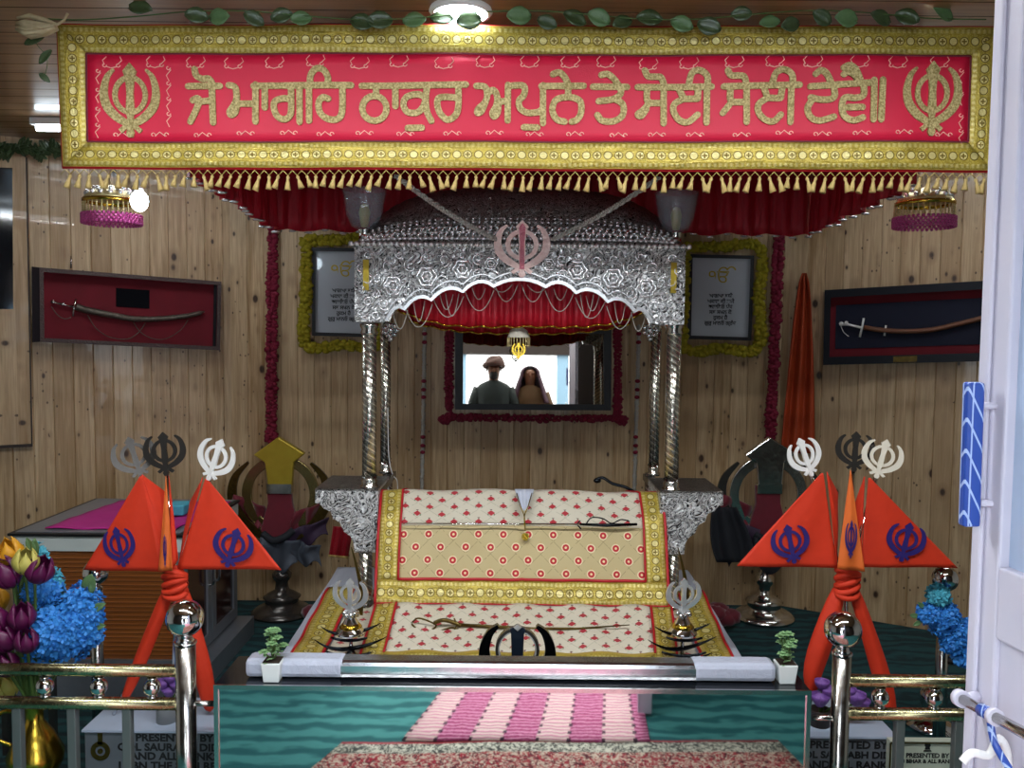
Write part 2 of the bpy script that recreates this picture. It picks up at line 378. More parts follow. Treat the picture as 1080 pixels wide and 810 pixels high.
class MB:
    def __init__(s, smooth=True):
        s.bm = bmesh.new(); s.uv = s.bm.loops.layers.uv.new('UVMap'); s.sm = smooth; s.mats = []
        s.mi = 0
    def mat(s, m):
        if m not in s.mats: s.mats.append(m)
        s.mi = s.mats.index(m); return s
    def face(s, vs, uvs=None, smooth=None):
        try: f = s.bm.faces.new(vs)
        except ValueError: return None
        f.smooth = s.sm if smooth is None else smooth; f.material_index = s.mi
        if uvs:
            for l, t in zip(f.loops, uvs): l[s.uv].uv = t
        return f
    def box(s, a, b, mtx=None):
        a, b = Vector(a), Vector(b)
        lo = Vector([min(a[i], b[i]) for i in range(3)]); hi = Vector([max(a[i], b[i]) for i in range(3)])
        vs = []
        for z in (lo.z, hi.z):
            for x, y in ((lo.x, lo.y), (hi.x, lo.y), (hi.x, hi.y), (lo.x, hi.y)):
                v = Vector((x, y, z)); vs.append(s.bm.verts.new(mtx @ v if mtx else v))
        for q in ((3, 2, 1, 0), (4, 5, 6, 7), (0, 1, 5, 4), (1, 2, 6, 5), (2, 3, 7, 6), (3, 0, 4, 7)):
            s.face([vs[i] for i in q], [(0, 0), (1, 0), (1, 1), (0, 1)], smooth=False)
        return s
    def hexa(s, bot, top):
        """two quads of corners (same winding) joined into a solid"""
        a = [s.bm.verts.new(p) for p in bot]; b = [s.bm.verts.new(p) for p in top]
        n = len(a)
        def q(vs): s.face(vs, [(v.co.x - v.co.y, v.co.z) for v in vs], smooth=False)
        q(a[::-1]); q(b)
        for i in range(n): q([a[i], a[(i + 1) % n], b[(i + 1) % n], b[i]])
        return s
    def grid(s, fn, nu, nv, uvf=None, flip=False):
        V = [[s.bm.verts.new(fn(i / nu, j / nv)) for j in range(nv + 1)] for i in range(nu + 1)]
        for i in range(nu):
            for j in range(nv):
                ij = [(i, j), (i + 1, j), (i + 1, j + 1), (i, j + 1)]
                if flip: ij = ij[::-1]
                t = [(uvf(a / nu, b / nv) if uvf else (a / nu, b / nv)) for a, b in ij]
                s.face([V[a][b] for a, b in ij], t)
        return s
    def tube(s, P, r, n=8, cap=True, uvl=None):
        P = [Vector(p) for p in P]; m = len(P)
        if m < 2: return s
        rs = r if isinstance(r, (list, tuple)) else [r] * m
        rings = []; N = None; L = 0; Ls = []
        for i, p in enumerate(P):
            T = (P[min(i + 1, m - 1)] - P[max(i - 1, 0)])
            T = T.normalized() if T.length > 1e-9 else Vector((0, 0, 1))
            if N is None:
                N = T.orthogonal().normalized()
            N = (N - T * N.dot(T)); N = N.normalized() if N.length > 1e-6 else T.orthogonal().normalized()
            B = T.cross(N)
            if i: L += (P[i] - P[i - 1]).length
            Ls.append(L)
            rings.append([s.bm.verts.new(p + (N * math.cos(2 * math.pi * k / n) + B * math.sin(2 * math.pi * k / n)) * rs[i]) for k in range(n)])
        for i in range(m - 1):
            for k in range(n):
                k2 = (k + 1) % n
                s.face([rings[i][k], rings[i][k2], rings[i + 1][k2], rings[i + 1][k]],
                       [(k / n, Ls[i]), ((k + 1) / n, Ls[i]), ((k + 1) / n, Ls[i + 1]), (k / n, Ls[i + 1])])
        if cap:
            s.face(rings[0][::-1], smooth=False); s.face(rings[-1], smooth=False)
        return s
    def lathe(s, prof, c, n=20, mtx=None, cap=True):
        """prof: list of (r, z) from bottom to top about vertical axis at c"""
        c = Vector(c); rings = []
        for r, z in prof:
            ring = []
            for k in range(n):
                a = 2 * math.pi * k / n; v = Vector((r * math.cos(a), r * math.sin(a), z))
                if mtx: v = mtx @ v
                ring.append(s.bm.verts.new(c + v))
            rings.append(ring)
        for i in range(len(rings) - 1):
            for k in range(n):
                k2 = (k + 1) % n
                s.face([rings[i][k], rings[i][k2], rings[i + 1][k2], rings[i + 1][k]],
                       [(k / n, prof[i][1]), ((k + 1) / n, prof[i][1]), ((k + 1) / n, prof[i + 1][1]), (k / n, prof[i + 1][1])])
        if cap:
            s.face(rings[0][::-1], smooth=False); s.face(rings[-1], smooth=False)
        return s
    def ball(s, c, r, seg=12, sq=(1, 1, 1), jit=0.0, mtx=None):
        c = Vector(c); rings = []; h = max(4, seg // 2)
        for j in range(h + 1):
            th = math.pi * j / h; ring = []
            cnt = 1 if j in (0, h) else seg
            for k in range(cnt):
                a = 2 * math.pi * k / seg
                v = Vector((math.sin(th) * math.cos(a), math.sin(th) * math.sin(a), math.cos(th)))
                rr = r * (1 + (random.uniform(-jit, jit) if jit else 0))
                v = Vector((v.x * sq[0], v.y * sq[1], v.z * sq[2])) * rr
                if mtx: v = mtx @ v
                ring.append(s.bm.verts.new(c + v))
            rings.append(ring)
        for j in range(h):
            A, B = rings[j], rings[j + 1]
            for k in range(seg):
                k2 = (k + 1) % seg
                if len(A) == 1: s.face([A[0], B[k], B[k2]])
                elif len(B) == 1: s.face([A[k], B[0], A[k2]])
                else: s.face([A[k], B[k], B[k2], A[k2]])
        return s
    def ribbon(s, P, w, th, fr, closed=False, cap=True):
        """flat band in a plane. P: 2-D points, w: width(s); fr(a, b, d): point for plane coords a,b and depth d"""
        P = [Vector((p[0], p[1])) for p in P]; m = len(P)
        ws = w if isinstance(w, (list, tuple)) else [w] * m
        L = []; Rr = []
        for i in range(m):
            a = P[(i - 1) % m] if closed else P[max(i - 1, 0)]; b = P[(i + 1) % m] if closed else P[min(i + 1, m - 1)]
            T = (b - a); T = T.normalized() if T.length > 1e-9 else Vector((1, 0)); N = Vector((-T.y, T.x))
            L.append(P[i] + N * ws[i] / 2); Rr.append(P[i] - N * ws[i] / 2)
        def V(p, d): return s.bm.verts.new(fr(p[0], p[1], d))
        lf = [V(p, th) for p in L]; rf = [V(p, th) for p in Rr]; lb = [V(p, 0) for p in L]; rb = [V(p, 0) for p in Rr]
        rng = range(m) if closed else range(m - 1)
        for i in rng:
            j = (i + 1) % m
            s.face([rf[i], rf[j], lf[j], lf[i]], smooth=False); s.face([rb[j], rb[i], lb[i], lb[j]], smooth=False)
            s.face([lf[i], lf[j], lb[j], lb[i]], smooth=False); s.face([rf[j], rf[i], rb[i], rb[j]], smooth=False)
        if not closed:
            s.face([lf[0], lb[0], rb[0], rf[0]], smooth=False); s.face([rf[-1], rb[-1], lb[-1], lf[-1]], smooth=False)
        return s
    def poly(s, P, th, fr):
        f = [s.bm.verts.new(fr(p[0], p[1], th)) for p in P]; b = [s.bm.verts.new(fr(p[0], p[1], 0)) for p in P]
        s.face(f, smooth=False); s.face(b[::-1], smooth=False)
        n = len(P)
        for i in range(n):
            j = (i + 1) % n; s.face([f[j], f[i], b[i], b[j]], smooth=False)
        return s
    def disc(s, c, r, th, fr, n=12):
        return s.poly([(c[0] + r * math.cos(2 * math.pi * k / n), c[1] + r * math.sin(2 * math.pi * k / n)) for k in range(n)], th, fr)
    def build(s, name, mat=None, parent=None, bevel=0, solid=0, sub=0, fixn=True):
        bm = s.bm
        if fixn: bmesh.ops.recalc_face_normals(bm, faces=bm.faces)
        me = bpy.data.meshes.new(name)
        if parent is not None:
            off = WL.get(parent.name, Vector((0, 0, 0)))
        elif len(bm.verts):
            lo = Vector([min(v.co[i] for v in bm.verts) for i in range(3)]); hi = Vector([max(v.co[i] for v in bm.verts) for i in range(3)])
            off = Vector(((lo.x + hi.x) / 2, (lo.y + hi.y) / 2, lo.z))
        else: off = Vector((0, 0, 0))
        for v in bm.verts: v.co -= off
        bm.to_mesh(me); bm.free()
        o = bpy.data.objects.new(name, me); col.objects.link(o)
        for m in (s.mats if s.mats else [mat]): me.materials.append(m)
        if parent is not None: o.parent = parent
        else: o.location = off
        WL[o.name] = off.copy()
        if bevel:
            b = o.modifiers.new('bevel', 'BEVEL'); b.width = bevel; b.segments = 2; b.limit_method = 'ANGLE'
        if solid:
            b = o.modifiers.new('solid', 'SOLIDIFY'); b.thickness = solid; b.offset = 0
        if sub:
            b = o.modifiers.new('sub', 'SUBSURF'); b.levels = sub; b.render_levels = sub
        return o
WL = {}
def thing(name, label, cat, loc, group=None, kind=None):
    o = bpy.data.objects.new(name, None); col.objects.link(o); o.location = Vector(loc); o.empty_display_size = 0.05
    WL[o.name] = Vector(loc); return tag(o, label, cat, group, kind)
def tag(o, label=None, cat=None, group=None, kind=None):
    if label: o['label'] = label
    if cat: o['category'] = cat
    if group: o['group'] = group
    if kind: o['kind'] = kind
    return o
def struct(o, label=None, cat=None):
    o['kind'] = 'structure'
    return tag(o, label, cat)
def flat(Y):      # plane frame: (px,py) pixels of the front plane at distance Y, depth towards the viewer
    return lambda a, b, d: at(a, b, Y) + Vector((0, -d, 0))
def frame3(o, ex, ez, n):
    o, ex, ez, n = Vector(o), Vector(ex).normalized(), Vector(ez).normalized(), Vector(n).normalized()
    return lambda a, b, d: o + ex * a + ez * b + n * d
def dup(root, dv, label=None, group=None, rz=0):
    r = root.copy(); col.objects.link(r); r.location = Vector(root.location) + Vector(dv); WL[r.name] = WL[root.name] + Vector(dv)
    if label: r['label'] = label
    if group: r['group'] = group
    for ch in list(root.children):
        c = ch.copy(); col.objects.link(c); c.parent = r
        for g2 in ch.children:
            d = g2.copy(); col.objects.link(d); d.parent = c
    return r
def text(s, name, mat, parent, pos, size, th=0.001, align='CENTER', rot=None, bold=0.0, sx=1.0):
    cu = bpy.data.curves.new(name, 'FONT'); cu.body = s; cu.size = size; cu.align_x = align; cu.align_y = 'CENTER'
    cu.extrude = th / 2; cu.offset = bold; cu.resolution_u = 3
    tmp = bpy.data.objects.new('tmp', cu); col.objects.link(tmp)
    bpy.context.view_layer.update()
    dg = bpy.context.evaluated_depsgraph_get()
    me = bpy.data.meshes.new_from_object(tmp.evaluated_get(dg)); bpy.data.objects.remove(tmp)
    mt = Matrix.Translation(Vector(pos) - WL.get(parent.name, Vector((0, 0, 0)))) @ (rot if rot else Matrix.Rotation(R(90), 4, 'X')) @ Matrix.Diagonal((sx, 1, 1, 1))
    me.transform(mt); me.materials.clear(); me.materials.append(mat); me.name = name
    o = bpy.data.objects.new(name, me); col.objects.link(o); o.parent = parent; WL[o.name] = WL[parent.name]
    return o

def khanda(mb, fr, S, th=0.004, ring=True, swords=True, ms=None, mr=None, mk=None, wsc=1.0):
    """the double edged sword, ring and two curved swords, centred, height S"""
    def f(a, b, d): return fr(a * S * wsc, b * S, d)
    if swords:
        if mk: mb.mat(mk)
        for sg in (-1, 1):
            # single curved sword: tip high outside, belly out, crossing at the foot
            P = crom([(sg * .215, .41), (sg * .305, .31), (sg * .352, .12), (sg * .325, -.06), (sg * .22, -.20), (sg * .09, -.29), (sg * -.02, -.34)], 5)
            n = len(P); W = [0.012 + 0.108 * math.sin(math.pi * min(1, (i / (n - 1)) * 0.80 + 0.05)) ** 0.9 for i in range(n)]
            mb.ribbon([(p.x, p.y) for p in P], W, th * 0.8, f)
            mb.ribbon([(sg * .02, -.32), (sg * .14, -.42)], 0.065, th, f)
    if ring:
        if mr: mb.mat(mr)
        C = [(0.205 * math.cos(2 * math.pi * k / 28), 0.07 + 0.235 * math.sin(2 * math.pi * k / 28)) for k in range(28)]
        mb.ribbon(C, 0.07, th * 0.9, f, closed=True)
    if ms: mb.mat(ms)
    P = [(0, .50), (.095, .385), (.062, .30), (.045, .10), (.058, -.16), (.04, -.24), (.04, -.40), (.055, -.44), (.03, -.50),
         (-.03, -.50), (-.055, -.44), (-.04, -.40), (-.04, -.24), (-.058, -.16), (-.045, .10), (-.062, .30), (-.095, .385)]
    mb.poly(P, th * 1.3, f)
    return mb

# ------------------------------------------------------------------ the room
ZC = 2.42          # ceiling height
ZS = 0.14          # raised stage
YB = 4.4
# plan corners of the panelled end of the room
cL = Vector((-1.45, YB, 0)); cR = Vector((1.42, YB, 0))
dL = Vector((-1, -0.50, 0)).normalized(); dR = Vector((1, -0.60, 0)).normalized()
eL = cL + dL * 2.1; eR = cR + dR * 2.1
nB = Vector((0, -1, 0)); nL = Vector((0.5, -1, 0)).normalized(); nR = Vector((-0.6, -1, 0)).normalized()
def plank_wall(name, a, b, n, z0, z1, label, cat='wall'):
    L = (b - a).length; t = (b - a).normalized(); pw = 0.086; mb = MB(False)
    prof = []
    x = 0
    while x < L - 1e-6:
        e = min(x + pw, L)
        prof += [(x, -0.004 if x > 0 else 0.0), (x + 0.003, 0.0), (e - 0.003, 0.0)]
        x = e
    prof.append((L, 0.0)); prof = [(-0.015, 0.0)] + prof + [(L + 0.015, 0.0)]
    vs = []
    for u, d in prof:
        p = a + t * u + n * d
        vs.append((mb.bm.verts.new((p.x, p.y, z0)), mb.bm.verts.new((p.x, p.y, z1)), u))
    for i in range(len(vs) - 1):
        A, B = vs[i], vs[i + 1]
        mb.face([A[0], B[0], B[1], A[1]], [(A[2], z0), (B[2], z0), (B[2], z1), (A[2], z1)], smooth=False)
    # thickness behind
    o2 = a - n * 0.08; p2 = b - n * 0.08
    q = [mb.bm.verts.new((o2.x, o2.y, z0)), mb.bm.verts.new((p2.x, p2.y, z0)), mb.bm.verts.new((p2.x, p2.y, z1)), mb.bm.verts.new((o2.x, o2.y, z1))]
    mb.face(q[::-1])
    return struct(mb.build(name, M('wall'), fixn=False), label, cat)
plank_wall('wall_back', cL, cR, nB, 0, ZC, 'knotty pine plank wall behind the silver canopy')
plank_wall('wall_left', eL, cL, nL, 0, ZC, 'knotty pine plank wall angled at the left, behind the white topped cabinet')
plank_wall('wall_right', cR, eR, nR, 0, ZC, 'knotty pine plank wall angled at the right, behind the navy sword case')
mb = MB(False); mb.box((eL.x - 0.08, -0.1, 0), (eL.x, eL.y, ZC)); struct(mb.build('wall_left_side', M('paint_white')), 'plain left side wall of the hall', 'wall')
mb = MB(False); mb.box((eR.x, -0.1, 0), (eR.x + 0.08, eR.y, ZC)); struct(mb.build('wall_right_side', M('paint_white')), 'plain right side wall of the hall', 'wall')
# entrance wall with the doorway the photograph is taken from
mb = MB(False)
mb.box((eL.x, -0.14, 0), (-0.66, -0.02, ZC)); mb.box((0.66, -0.14, 0), (eR.x, -0.02, ZC)); mb.box((-0.66, -0.14, 2.05), (0.66, -0.02, ZC))
struct(mb.build('wall_front', M('dark_brown')), 'entrance wall with the open doorway', 'wall')
mb = MB(False); mb.box((-3.6, -0.14, -0.05), (3.6, 4.5, 0)); struct(mb.build('floor', M('concrete')), 'floor of the hall', 'floor')
mb = MB(False); mb.box((-3.6, -0.14, ZC), (3.6, 4.5, ZC + 0.06)); struct(mb.build('ceiling', M('ceil')), 'varnished wooden plank ceiling', 'ceiling')
# ground and porch beam outside the door (seen in the mirror)
mb = MB(False); mb.box((-8, -9, -0.06), (8, -0.14, -0.01)); struct(mb.build('ground', M('concrete')), 'pale paved ground outside the door', 'ground')
mb = MB(False); mb.box((-3, -3.2, 1.83), (3, -3.0, 2.7)); struct(mb.build('trim_1', M('dark_brown')), 'brown eave beam of the porch outside', 'beam')
mb = MB(False); mb.box((0.62, -3.2, -0.01), (0.78, -3.05, 1.83)); mb.box((-0.80, -3.2, -0.01), (-0.64, -3.05, 1.83))
struct(mb.build('trim_2', M('blue_post')), 'pale blue porch posts outside', 'post')

# raised stage with carpet
mb = MB(False)
mb.hexa([(-2.8, 2.37, 0), (2.9, 2.37, 0), (2.9, 3.55, 0), (cR.x, YB - .01, 0), (cL.x, YB - .01, 0), (-2.9, 3.72, 0)],
        [(-2.8, 2.37, ZS - .01), (2.9, 2.37, ZS - .01), (2.9, 3.55, ZS - .01), (cR.x, YB - .01, ZS - .01), (cL.x, YB - .01, ZS - .01), (-2.9, 3.72, ZS - .01)])
struct(mb.build('floor_stage', M('dark_brown')), 'low raised stage under the altar', 'stage')
mb = MB(False)
mb.hexa([(-2.8, 2.36, ZS - .01), (2.9, 2.36, ZS - .01), (2.9, 3.50, ZS - .01), (cR.x - .02, YB - .03, ZS - .01), (cL.x + .02, YB - .03, ZS - .01), (-2.85, 3.70, ZS - .01)],
        [(-2.8, 2.36, ZS), (2.9, 2.36, ZS), (2.9, 3.50, ZS), (cR.x - .02, YB - .03, ZS), (cL.x + .02, YB - .03, ZS), (-2.85, 3.70, ZS)])
tag(mb.build('carpet', M('teal_dark')), 'dark teal wavy carpet covering the raised stage behind the railings', 'carpet')
mb = MB(False); mb.box((-2.8, -0.02, 0), (2.9, 2.35, 0.008))
tag(mb.build('carpet', M('teal')), 'teal striped carpet in front of the mirror-fronted counter', 'carpet')
def sheet(name, P, z, mat, nu, nv, su, sv, label, cat, amp=0.0):
    mb = MB()
    def f(a, b):
        p = P[0].lerp(P[1], a).lerp(P[3].lerp(P[2], a), b)
        return Vector((p.x, p.y, z + amp * mnoise.noise(Vector((p.x * 6, p.y * 6, 0)))))
    mb.grid(f, nu, nv, lambda a, b: (a * su, b * sv))
    return tag(mb.build(name, mat, solid=0.004), label, cat)
V = Vector
sheet('rug', [V((-0.95, 2.08)), V((1.15, 2.06)), V((1.02, 1.16)), V((-0.62, 1.20))], 0.014, M('rug'), 20, 16, 1, 1, 'red and cream patterned rug with dark scroll border reflected low in the counter front', 'rug', 0.004)
sheet('runner', [V((-0.40, 1.19)), V((0.53, 1.19)), V((0.62, 0.05)), V((-0.12, 0.05))], 0.020, M('runner'), 20, 24, 0.93, 1.1, 'pink and cream striped runner cloth reflected in the counter front', 'runner', 0.003)

# left wooden window unit
def wallpt(w):
    p, n = {'L': (cL, nL), 'R': (cR, nR), 'B': (cL, nB)}[w]
    return lambda px, py, off=0.0: onp(px, py, p, n, off)
wl, wr, wb = wallpt('L'), wallpt('R'), wallpt('B')
def slab(mb, w, quad, o0, o1):
    mb.hexa([w(x, y, o0) for x, y in quad], [w(x, y, o1) for x, y in quad])
t = thing('window_1', 'dark glazed window in a pale wooden surround at the far left wall', 'window', wl(0, 470, 0.02)); t['kind'] = 'structure'
mb = MB(False)
tz = [(-90, 158), (27, 166), (33, 470), (-90, 476)]
for q in ([(-90, 158), (27, 166), (27.5, 178), (-90, 172)], [(-90, 326), (30, 326), (33, 470), (-90, 476)], [(13, 177), (27.5, 178), (30, 326), (14, 326)]):
    slab(mb, wl, q, 0.0, 0.05)
mb.build('window_frame', M('wood_panel'), t)
mb = MB(False); slab(mb, wl, [(-90, 172), (13, 177), (14, 326), (-90, 326)], 0.0, 0.03); mb.build('window_pane', M('dark_glass'), t)
mb = MB(False)
for q in ([(27, 166), (28.5, 166), (34.5, 471), (33, 470)], [(-90, 474), (33, 468), (34, 471), (-90, 478)]): slab(mb, wl, q, 0.0, 0.056)
mb.build('window_trim', M('dark_brown'), t)

# ------------------------------------------------------------------ open door leaf at the right
hinge = V((0.625, 0.02, 0)); far = V((0.527, 0.95, 0))
td = (far - hinge).normalized(); nd = V((-td.y, td.x, 0)); W = (far - hinge).length
def dp(u, z, d): p = hinge + td * u + nd * d; return V((p.x, p.y, z))
def dbox(mb, u0, u1, z0, z1, d0, d1):
    q = lambda z: [dp(u0, z, d0), dp(u1, z, d0), dp(u1, z, d1), dp(u0, z, d1)]
    mb.hexa(q(z0), q(z1))
t = thing('door_1', 'open white plastic framed glass door leaf at the right edge', 'door', dp(W / 2, 0.02, -0.02)); t['kind'] = 'structure'
mb = MB(False); dbox(mb, W - 0.036, W, 0.02, 2.04, -0.05, 0); dbox(mb, 0, 0.06, 0.02, 2.04, -0.05, 0)
dbox(mb, 0.06, W - 0.036, 1.96, 2.04, -0.05, 0); dbox(mb, 0.06, W - 0.036, 1.22, 1.30, -0.05, 0); dbox(mb, 0.06, W - 0.036, 0.02, 0.10, -0.05, 0)
dbox(mb, W - 0.012, W + 0.004, 0.02, 2.04, 0, 0.006)
mb.build('door_frame', M('upvc'), t, bevel=0.003)
mb = MB(False); dbox(mb, 0.06, W - 0.036, 1.30, 1.96, -0.035, -0.012); mb.build('glass_pane', M('door_glass'), t)
mb = MB(False); dbox(mb, 0.06, W - 0.036, 0.10, 1.22, -0.035, -0.006); mb.build('lower_panel', M('upvc'), t)
# blue film pull handle
h = thing('pull_handle', 'blue film wrapped vertical pull handle on the white door edge', 'handle', at(1022, 556, 0.93))
h['label'] = 'blue film wrapped pull handle'; del h['category']; h.parent = t; h.location = WL['pull_handle'] - WL[t.name]
mb = MB(False)
c0 = at(1022, 555, 0.93); c1 = at(1027, 403, 0.93)
mb.hexa([c0 + V(q) + V((.001, 0, 0)) for q in ((-.010, -.006, 0), (.009, -.006, 0), (.009, .008, 0), (-.010, .008, 0))],
        [c1 + V(q) + V((.001, 0, 0)) for q in ((-.010, -.006, 0), (.009, -.006, 0), (.009, .008, 0), (-.010, .008, 0))])
mb.build('grip', M('bluefilm'), h, bevel=0.003)
for py in (428, 531):
    mb = MB(); a = at(1033, py, 0.93); b = at(1052, py, 0.93); mb.tube([a, b + V((0.004, 0, 0))], 0.004, 8)
    mb.build('mount', M('upvc'), h)
# steel bar
b_ = thing('door_bar', None, None, at(1040, 770, 0.8)); b_['label'] = 'steel push bar with blue film'; b_.parent = t; b_.location = WL['door_bar'] - WL[t.name]
p0 = at(1014, 737, 0.93); p1 = at(1078, 772, 0.82); p2 = p1 + (p1 - p0) * 1.2
mb = MB(); mb.tube([p0, p2], 0.0058, 14); mb.build('rod', M('steel'), b_)
mb = MB(); dr = (p2 - p0).normalized(); mb.tube([p0 - dr * 0.006, p0 + dr * 0.004], 0.0095, 16); mb.tube([p0, p0 + V((0.03, 0.01, 0))], 0.006, 10)
mb.tube([p0 + dr * 0.060, p0 + dr * 0.068], 0.009, 14); mb.build('end_cap', M('upvc'), b_)
mb = MB(); mb.tube([p0 + dr * 0.040, p0 + dr * 0.060], 0.0072, 14)
mb.tube(crom([p0 + dr * .055, p0 + dr * .06 + V((0.004, 0, -.03)), p0 + dr * .085 + V((.012, 0, -.06)), p0 + dr * .10 + V((.02, 0, -.10))]), 0.004, 8)
mb.build('film', M('bluefilm'), b_)
mb = MB(); q = at(1045, 800, 0.88)
mb.tube(crom([q + V((-.03, 0, -.004)), q + V((-.02, 0, .006)), q + V((-.002, 0, .004)), q + V((.008, 0, .022)), q + V((.018, 0, .0)), q + V((.016, 0, -.04))]), 0.0045, 8)
mb.build('lever', M('white_metal'), b_)

# ------------------------------------------------------------------ banner
YBN = 2.38
def wv(p):
    return Vector((p.x, p.y + 0.006 * math.sin(p.x * 5.1) + 0.003 * math.sin(p.x * 17 + p.z * 6), p.z))
def bfr(a, b, d): return wv(at(a, b, YBN) + V((0, -d, 0)))
TL, TR, BR_, BL = (62, 27), (1054, 30), (1046, 180), (68, 176)
iTL, iTR, iBR, iBL = (92, 57), (1022, 60), (1020, 150), (94, 150)
ban = thing('banner', 'red and gold embroidered banner with gold script across the top', 'banner', at(555, 190, YBN))
def quadf(q, d, name, mat, nu, nv, uvf, solid=0.003, parent=ban):
    mb = MB()
    Q = [V(p) for p in q]
    def f(a, b):
        p = Q[0].lerp(Q[1], a).lerp(Q[3].lerp(Q[2], a), b); return bfr(p.x, p.y, d)
    if uvf == 'H' or uvf == 'V':
        k = 0 if uvf == 'H' else 1
        def uvg(a, b): p = Q[0].lerp(Q[1], a).lerp(Q[3].lerp(Q[2], a), b); return (p[k] * YBN / F, (b if k == 0 else a) * 0.078)
        mb.grid(f, nu, nv, uvg, flip=True)
    else: mb.grid(f, nu, nv, uvf, flip=True)
    return mb.build(name, mat, parent, solid=solid)
quadf([(60, 25), (1056, 28), (1048, 182), (66, 178)], 0.0, 'backing', M('red_piping'), 80, 6, lambda a, b: (a, b))
quadf([iTL, iTR, iBR, iBL], 0.006, 'field', M('banner_red'), 80, 8, lambda a, b: (a * 2.3, b * .24))
wB = 0.078
for q, L in (([TL, TR, iTR, iTL], 2.53), ([iBL, iBR, BR_, BL], 2.5), ([TL, iTL, iBL, BL], 0.39), ([iTR, TR, BR_, iBR], 0.39)):
    if L > 1: quadf(q, 0.006, 'border_strip', M('gold_border'), 80, 3, 'H')
    else: quadf(q, 0.006, 'border_strip', M('gold_border'), 3, 20, 'V')
mb = MB(False)
for q in ([iTL, iTR], [iTR, iBR], [iBR, iBL], [iBL, iTL]):
    P = [V(q[0]).lerp(V(q[1]), k / 30) for k in range(31)]; mb.ribbon(P, 1.6, 0.010, bfr)
mb.build('inner_piping', M('maroon_cloth'), ban)
# script, traced stroke by stroke
def zf(ox): return lambda P: [(ox + x / 5.4, 60 + y / 5.4) for x, y in P]
def circ(cx, cy, rx, ry, n=16, a0=0, a1=360): return [(cx + rx * math.cos(R(a0 + (a1 - a0) * k / n)), cy + ry * math.sin(R(a0 + (a1 - a0) * k / n))) for k in range(n + 1)]
S = []
z = zf(180)
S += [[z(p) for p in w] for w in [[
    [(105, 172), (285, 170)], [(142, 75), (152, 110), (185, 130), (225, 130), (246, 168)], [(132, 252), (160, 240), (180, 258), (240, 252)], [(168, 262), (150, 310), (118, 372)], [(240, 170), (248, 378)]],
    [[(335, 165), (372, 178), (380, 240), (365, 280), (342, 315), (350, 335), (372, 320), (384, 272)], [(384, 270), (470, 270)], [(487, 160), (487, 372)], [(475, 168), (1035, 172)], [(540, 170), (540, 292)],
     [(690, 245), (640, 242), (598, 258), (592, 295), (612, 342), (655, 360), (688, 330), (692, 240), (690, 175)], [(740, 170), (740, 376)], [(795, 170), (795, 370)], [(800, 168), (806, 110), (840, 76), (880, 86), (903, 128), (900, 165)],
     [(905, 248), (872, 240), (850, 270), (858, 325), (900, 360), (955, 364), (984, 320), (985, 175)]]]]
z = zf(370)
S += [[z(p) for p in w] for w in [[
    [(68, 175), (658, 168)], [(150, 180), (148, 225)], circ(140, 302, 68, 70), [(258, 175), (258, 288)],
    [(430, 240), (385, 222), (325, 235), (303, 275), (325, 320), (380, 325), (415, 292), (432, 240)], [(440, 170), (430, 240), (436, 315), (462, 372)], [(328, 412), (408, 410)],
    [(615, 170), (614, 300), (590, 350), (550, 366), (512, 330), (496, 285), (502, 246), (545, 238), (606, 243)]],
    [[(716, 175), (765, 180), (778, 225), (765, 268), (728, 305), (722, 328), (745, 318), (768, 265)], [(776, 215), (815, 198), (835, 240), (828, 290), (808, 325), (815, 348), (836, 325), (842, 268)], [(840, 262), (892, 258)], [(895, 165), (893, 368)],
     [(915, 170), (985, 170), (986, 220), (958, 255), (965, 298), (1005, 322), (1065, 318), (1090, 300)], [(1094, 165), (1094, 380)], [(985, 405), (1062, 405)],
     [(1085, 170), (1325, 170)], [(1237, 180), (1237, 225)], [(1217, 372), (1172, 358), (1148, 310), (1160, 258), (1200, 236), (1262, 236), (1306, 260), (1310, 320), (1288, 360), (1257, 372)], [(1150, 103), (1187, 94), (1217, 120), (1240, 168)]]]]
z = zf(550)
S += [[z(p) for p in w] for w in [[
    [(405, 175), (600, 175)], [(453, 108), (490, 104), (525, 130), (552, 168)], [(562, 175), (562, 215), (520, 245), (437, 257)], [(530, 245), (575, 275), (574, 335), (525, 370), (460, 368), (430, 335)]],
    [[(660, 175), (1078, 175)], [(702, 80), (720, 112), (760, 115), (795, 120), (812, 168)], [(715, 180), (712, 240), (722, 265), (692, 305), (660, 330), (680, 340), (710, 300)], [(722, 265), (808, 265)], [(808, 170), (808, 380)],
     [(893, 180), (922, 240)], [(922, 242), (1000, 242)], [(1002, 185), (1000, 240)], [(922, 242), (872, 268), (864, 310), (895, 360), (945, 374), (1000, 332)], [(1052, 170), (1050, 378)], [(1056, 168), (1052, 112), (1012, 82), (968, 96), (950, 165)]]]]
z = zf(740)
S += [[z(p) for p in w] for w in [[
    [(120, 176), (550, 166)], [(143, 85), (160, 113), (200, 115), (235, 122), (246, 165)], [(158, 180), (155, 240), (160, 265), (115, 325)], [(160, 265), (245, 265)], [(248, 170), (248, 378)],
    [(345, 180), (366, 240)], [(366, 242), (440, 242)], [(450, 180), (442, 240)], [(366, 242), (318, 275), (314, 320), (350, 364), (400, 374), (442, 335)], [(503, 168), (496, 378)], [(512, 165), (506, 108), (465, 80), (418, 95), (395, 155)]],
    [[(610, 176), (945, 158)], [(640, 105), (668, 86), (700, 105), (728, 165)], [(738, 170), (742, 238), (680, 252), (612, 238)], [(622, 250), (594, 298), (610, 348), (660, 370), (742, 348)], [(795, 72), (830, 60), (866, 92), (892, 160)], [(795, 110), (825, 98), (860, 120), (885, 160)],
     [(905, 170), (905, 228), (860, 244), (802, 242), (786, 290), (800, 346), (850, 370), (902, 354)], [(818, 296), (900, 296)]],
    [[(966, 142), (962, 366)], [(1016, 140), (1005, 366)]]]]
